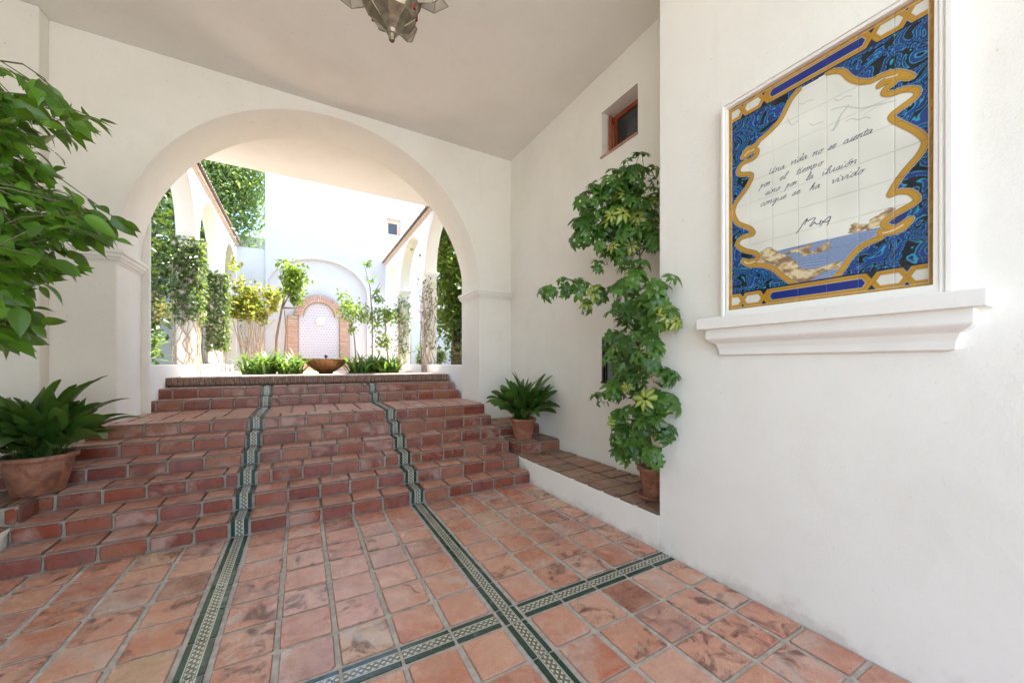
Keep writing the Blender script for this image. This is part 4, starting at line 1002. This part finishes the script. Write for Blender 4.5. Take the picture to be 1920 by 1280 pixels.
# sea and cliffs inside the frame
hz_ = .335 - .004 * SS; sea = cream & (TT < hz_)
paint(sea, (.20, .28, .45)); stv = np.sin(TT * 520 + 3 * np.sin(SS * 26) + 5 * np.sin(SS * 7 + TT * 30)); paint(sea & (stv > .35), (.33, .40, .55), .7); paint(sea & (stv < -.75), (.13, .2, .38), .7)
paint(sea & (TT > hz_ - .004), (.16, .23, .4))
def rocks(P, s):
    rough = [(x + .006 * math.sin(9 * i + s), y + .006 * math.cos(7 * i + s)) for i, (x, y) in enumerate(tuple(p) for p in smooth(P + [P[0]], 6))]
    m = inpoly(rough) & cream; nz = wav(SS * 2.4 + .5 * TT, TT * 3.4, s) + .8 * wav(SS * 4.4 - TT, TT * 5.2 + SS, s + 3) + .5 * wav(SS * 9 + TT * 3, TT * 8 - SS * 2, s + 5)
    v_ = np.clip(.5 + .33 * nz, 0, 1); paint(m, (.36, .23, .12)); paint(m * v_, (.66, .52, .28)); paint(m * np.clip(v_ - .8, 0, 1) * 5, (.74, .66, .45), .6); paint(m * np.clip(.2 - v_, 0, 1) * 5, (.22, .14, .10), .7); paint(cover(dist(rough), .0013), (.25, .17, .1), .7)
rocks([(.17, .33), (.261, .365), (.327, .306), (.399, .257), (.44, .19), (.607, .192), (.60, .162), (.515, .143), (.416, .10), (.309, .17), (.2, .26)], 3)
rocks([(.354, .305), (.43, .325), (.483, .322), (.46, .30), (.50, .275), (.458, .263), (.42, .29)], 11); rocks([(.51, .30), (.569, .312), (.546, .269), (.50, .27)], 15)
rocks([(.65, .336), (.664, .376), (.70, .375), (.732, .345)], 7); rocks([(.725, .337), (.745, .382), (.80, .41), (.84, .40), (.833, .36), (.784, .335)], 9)
# birds
for P in ([(.359, 1.129), (.372, 1.09), (.386, 1.073), (.40, 1.078), (.416, 1.08)], [(.471, 1.031), (.49, 1.012), (.505, 1.01), (.538, 1.005)], [(.42, 1.18), (.44, 1.165), (.46, 1.17), (.49, 1.16)], [(.59, 1.10), (.61, 1.08), (.64, 1.085), (.665, 1.07)]):
    paint(cover(dist(smooth(P, 4)), .0018, .002), (.36, .39, .36), .7)
for P, w_ in (([(.575, 1.05), (.60, 1.045), (.64, 1.03), (.70, .985), (.76, .965), (.833, .945)], .0042), ([(.65, 1.03), (.62, 1.0), (.60, .965), (.585, .93)], .006), ([(.61, .97), (.60, .945), (.575, .935)], .004), ([(.64, .95), (.665, .95), (.69, .93), (.72, .925), (.74, .91)], .004), ([(.71, .94), (.76, .955), (.80, .95)], .002)):
    paint(cover(dist(smooth(P, 4)), w_ * .7, .003), (.42, .48, .44), .75)
# gold scrolls
for P in (SCL, SCR):
    D = dist(smooth(P, 4)); paint(cover(D, .0165), (.62, .55, .42)); paint(cover(D, .0145), (.03, .035, .05), .75); paint(cover(D, .0125), (.46, .24, .022)); paint(cover(np.abs(D - .004), .002), (.58, .36, .06), .8)
for P in ([(.165, 1.035), (.13, 1.035), (.105, 1.022)], [(.17, .30), (.13, .297), (.105, .315)], [(.84, 1.066), (.80, 1.078)], [(.86, .315), (.825, .30), (.79, .298)]):
    paint(cover(dist(smooth(P, 4)), .0035), (.72, .62, .45))
# interlaced bands at top and bottom, gold border all round
for T_ in (.058, PH - .052):
    m = np.abs(TT - T_) < .058; paint(m, (.012, .018, .035))
    def hexa(c, a, h): return [(c - a, T_), (c - a + .022, T_ + h), (c + a - .022, T_ + h), (c + a, T_), (c + a - .022, T_ - h), (c - a + .022, T_ - h), (c - a, T_)]
    for c, a, h, fill in ((.018, .075, .036, (.66, .66, .6)), (.158, .062, .036, (.66, .66, .6)), (.49, .245, .036, (.012, .03, .21)), (.812, .062, .036, (.66, .66, .6)), (.951, .075, .036, (.66, .66, .6))):
        hx = hexa(c, a, h); paint(inpoly(hx[:-1]), fill); D = dist(hx); paint(cover(D, .0125), (.62, .55, .42)); paint(cover(D, .0105), (.46, .24, .022))
    for c in (.094, .224, .744, .876):
        for k in (-1, 1): D = dist([(c - .026, T_ - .040 * k), (c + .026, T_ + .040 * k)]); paint(cover(D, .0095), (.05, .04, .04), .6); paint(cover(D, .008), (.47, .25, .025))
e_ = np.minimum(np.minimum(SS, PW - SS), np.minimum(TT + .008, PH - TT + .008)); paint(cover(e_, .024), (.60, .55, .44)); paint(cover(e_, .021), (.42, .215, .02)); gr = wav(SS * 9, TT * 3, 21); paint((e_ < .021) & (gr > .9), (.55, .33, .05), .7)
# handwriting: single-stroke italic letters, unit x-height
GL = {'u': [[(0, .9), (.05, .2), (.25, 0), (.5, .3), (.6, .95)], [(.6, .95), (.58, .2), (.75, 0), (.9, .25)]], 'n': [[(0, .8), (.1, .95), (.12, 0)], [(.12, .4), (.35, .95), (.55, .9), (.56, .1), (.75, .1)]],
 'a': [[(.6, .8), (.35, .95), (.05, .5), (.15, .02), (.4, .15), (.62, .85)], [(.62, .85), (.62, .1), (.85, .1)]], 'v': [[(0, .85), (.12, .95), (.25, 0), (.5, .5), (.6, .95), (.75, .85)]], 'i': [[(.05, .9), (.08, .15), (.2, 0), (.38, .2)], [(.1, 1.45), (.16, 1.55)]],
 'd': [[(.55, .75), (.3, .95), (.05, .5), (.15, .02), (.42, .15), (.6, .9)], [(.45, 1.9), (.62, 1.9), (.62, .9), (.62, .1), (.85, .1)]], 'o': [[(.35, .95), (.08, .6), (.12, .1), (.38, .02), (.55, .5), (.38, .93), (.7, .85)]],
 's': [[(0, .1), (.3, .95), (.42, .35), (.3, 0), (.05, .1)], [(.3, 0), (.6, .15)]], 'e': [[(.02, .4), (.3, .6), (.42, .85), (.25, .97), (.06, .5), (.18, .02), (.42, .05), (.6, .25)]], 'c': [[(.5, .8), (.3, .97), (.06, .5), (.18, .02), (.42, .05), (.62, .2)]],
 't': [[(.2, 1.6), (.15, .2), (.28, 0), (.48, .2)], [(-.15, 1.05), (.55, 1.15)]], 'p': [[(0, .8), (.1, .95), (.05, -.9)], [(.08, .6), (.35, .97), (.55, .6), (.4, .1), (.1, .15)]], 'r': [[(0, .8), (.1, .95), (.1, 0)], [(.1, .45), (.3, .9), (.52, .85)], [(.52, .85), (.5, .15), (.65, .1)]],
 'l': [[(.0, .2), (.35, 1.5), (.25, 1.95), (.1, 1.5), (.1, .2), (.22, 0), (.4, .2)]], 'm': [[(0, .8), (.1, .95), (.1, 0)], [(.1, .4), (.28, .95), (.42, .85), (.42, 0)], [(.42, .4), (.62, .95), (.75, .85), (.76, .1), (.95, .1)]], 'q': [[(.6, .8), (.35, .95), (.06, .5), (.16, .05), (.42, .2), (.6, .9)], [(.6, .9), (.55, -.8), (.3, -.95), (.7, .0)]],
 'h': [[(.0, .2), (.35, 1.5), (.25, 1.95), (.1, 1.5), (.08, 0)], [(.1, .4), (.35, .95), (.52, .85), (.53, .1), (.75, .1)]], 'U': [[(0, 1.7), (.1, .3), (.35, 0), (.6, .4), (.72, 1.7)], [(.72, 1.7), (.7, .2), (.85, 0), (1.0, .2)]], 'ó': [[(.35, .95), (.08, .6), (.12, .1), (.38, .02), (.55, .5), (.38, .93), (.7, .85)], [(.35, 1.3), (.55, 1.65)]]}
ADV = {'i': .42, 'l': .42, 't': .5, 'm': 1.0, 'U': 1.08, 'e': .6, 'c': .6, 's': .6, 'r': .68, 'o': .66, 'ó': .66, 'v': .72}
INK = np.full(SS.shape, 9.0)
for word, s0, s1, t0 in (('Una', .252, .341, .831), ('vida', .372, .458, .836), ('no', .484, .531, .834), ('se', .558, .593, .833), ('cuenta', .625, .745, .831), ('por', .202, .258, .765), ('el', .313, .350, .766), ('tiempo', .402, .531, .763),
                         ('sino', .232, .313, .708), ('por', .350, .403, .706), ('la', .454, .488, .707), ('ilusión', .530, .685, .703), ('conque', .202, .350, .646), ('se', .381, .424, .646), ('ha', .471, .520, .640), ('vivido', .572, .709, .638)):
    wtot = sum(ADV.get(ch_, .85) for ch_ in word); k = (s1 - s0) / wtot; x = s0; xh = .0185
    for ch_ in word:
        for st_ in GL[ch_]:
            P = smooth([(x + q[0] * k + .55 * q[1] * xh, t0 + q[1] * xh) for q in st_], 4); INK = np.minimum(INK, dist(P, .01))
        x += ADV.get(ch_, .85) * k
paint(cover(INK, .0017, .0018), (.02, .025, .09))
INK = np.full(SS.shape, 9.0)
for P in ([(.405, .412), (.425, .435), (.442, .462), (.462, .482), (.448, .452)], [(.458, .476), (.466, .466), (.484, .474), (.500, .470), (.474, .436), (.482, .434), (.497, .45)], [(.497, .45), (.505, .436), (.519, .432), (.527, .45), (.522, .43)], [(.524, .42), (.548, .446), (.572, .455), (.556, .412)], [(.532, .442), (.55, .432), (.566, .438)]):
    INK = np.minimum(INK, dist(smooth(P, 4), .01))
paint(cover(INK, .0024, .0018), (.02, .025, .09))
COL *= (1 + .03 * wav(SS * .7, TT * .7, 30))[..., None]
def glaze_mat():
    m, t, b, N, L = nodes('painted_glaze'); at = N('ShaderNodeAttribute'); at.attribute_name = 'paint'
    L(at.outputs['Color'], b.inputs['Base Color']); setp(b, Roughness=.22); tc = N('ShaderNodeTexCoord').outputs['Object']; bump(N, L, b, noise(N, L, 14, 2, tc), .08, .01); return m
M['glaze'] = glaze_mat()
ii, jj = np.meshgrid(np.arange(NS - 1), np.arange(NS - 1)); q0 = (jj * NS + ii).ravel()
quads = np.stack([q0, q0 + NS, q0 + NS + 1, q0 + 1], 1)
rimv = list(range(NS)) + [NS * (k + 1) - 1 for k in range(1, NS)] + [NS * (NS - 1) + k for k in range(NS - 2, -1, -1)] + [NS * k for k in range(NS - 2, 0, -1)]
for r_ in range(NR):
    for c in range(NC):
        sl_ = np.s_[r_ * NS:(r_ + 1) * NS, c * NS:(c + 1) * NS]; S_, T_ = SS[sl_].ravel(), TT[sl_].ravel(); col = np.clip(COL[sl_].reshape(-1, 3), 0, 1)
        cs, ct = (c + .5) * tw_, (r_ + .5) * th_
        edge = np.minimum(np.minimum(S_ - S_.min(), S_.max() - S_), np.minimum(T_ - T_.min(), T_.max() - T_)); dx = np.where(edge < .0008, .0012, 0)
        V = np.stack([dx, -(S_ - cs), T_ - ct], 1); sk = V[rimv].copy(); sk[:, 0] += .006
        n0 = len(V); nr_ = len(rimv); Fq = [tuple(q) for q in quads.tolist()] + [(rimv[k], rimv[(k + 1) % nr_], n0 + (k + 1) % nr_, n0 + k) for k in range(nr_)]
        me = bpy.data.meshes.new('tile'); me.from_pydata(np.concatenate([V, sk]).tolist(), [], Fq)
        at = me.attributes.new('paint', 'FLOAT_COLOR', 'POINT'); full = np.concatenate([col, np.tile((.5, .45, .38), (nr_, 1))]); at.data.foreach_set('color', np.concatenate([full, np.ones((len(full), 1))], 1).astype(np.float32).ravel())
        o = link('tile', me, M['glaze'], pn, (PX - .0205 - random.uniform(0, .0006), PY - cs, PZ + ct)); subp(o)

# ------------------------------------------------------------------ litter on the floor
tag(MB().tube([(.62, 2.66, .006), (.66, 2.60, .012), (.67, 2.54, .006), (.70, 2.50, .005)], [.0025, .002, .002, .001], 5).build('fallen_twig', M['bark']), 'thin dry twig lying on the floor tiles between the border strips', 'twig')
q = wpos(527, 1052, 1) - Vector((0, 0, CAMZ)); q = Vector((0, 0, CAMZ)) + q * (CAMZ / -q.z)
pt = MB(); pt.grid([[(-.016, -.01, .004), (0, -.014, .009), (.016, -.008, .006)], [(-.014, .008, .008), (.002, .012, .014), (.014, .01, .007)]])
o = pt.build('fallen_petal', plain('petal', (.30, .03, .16), .6)); o.location = (q.x, q.y, .003); tag(o, 'purple petal dropped on the tiles near the left border strip', 'petal')
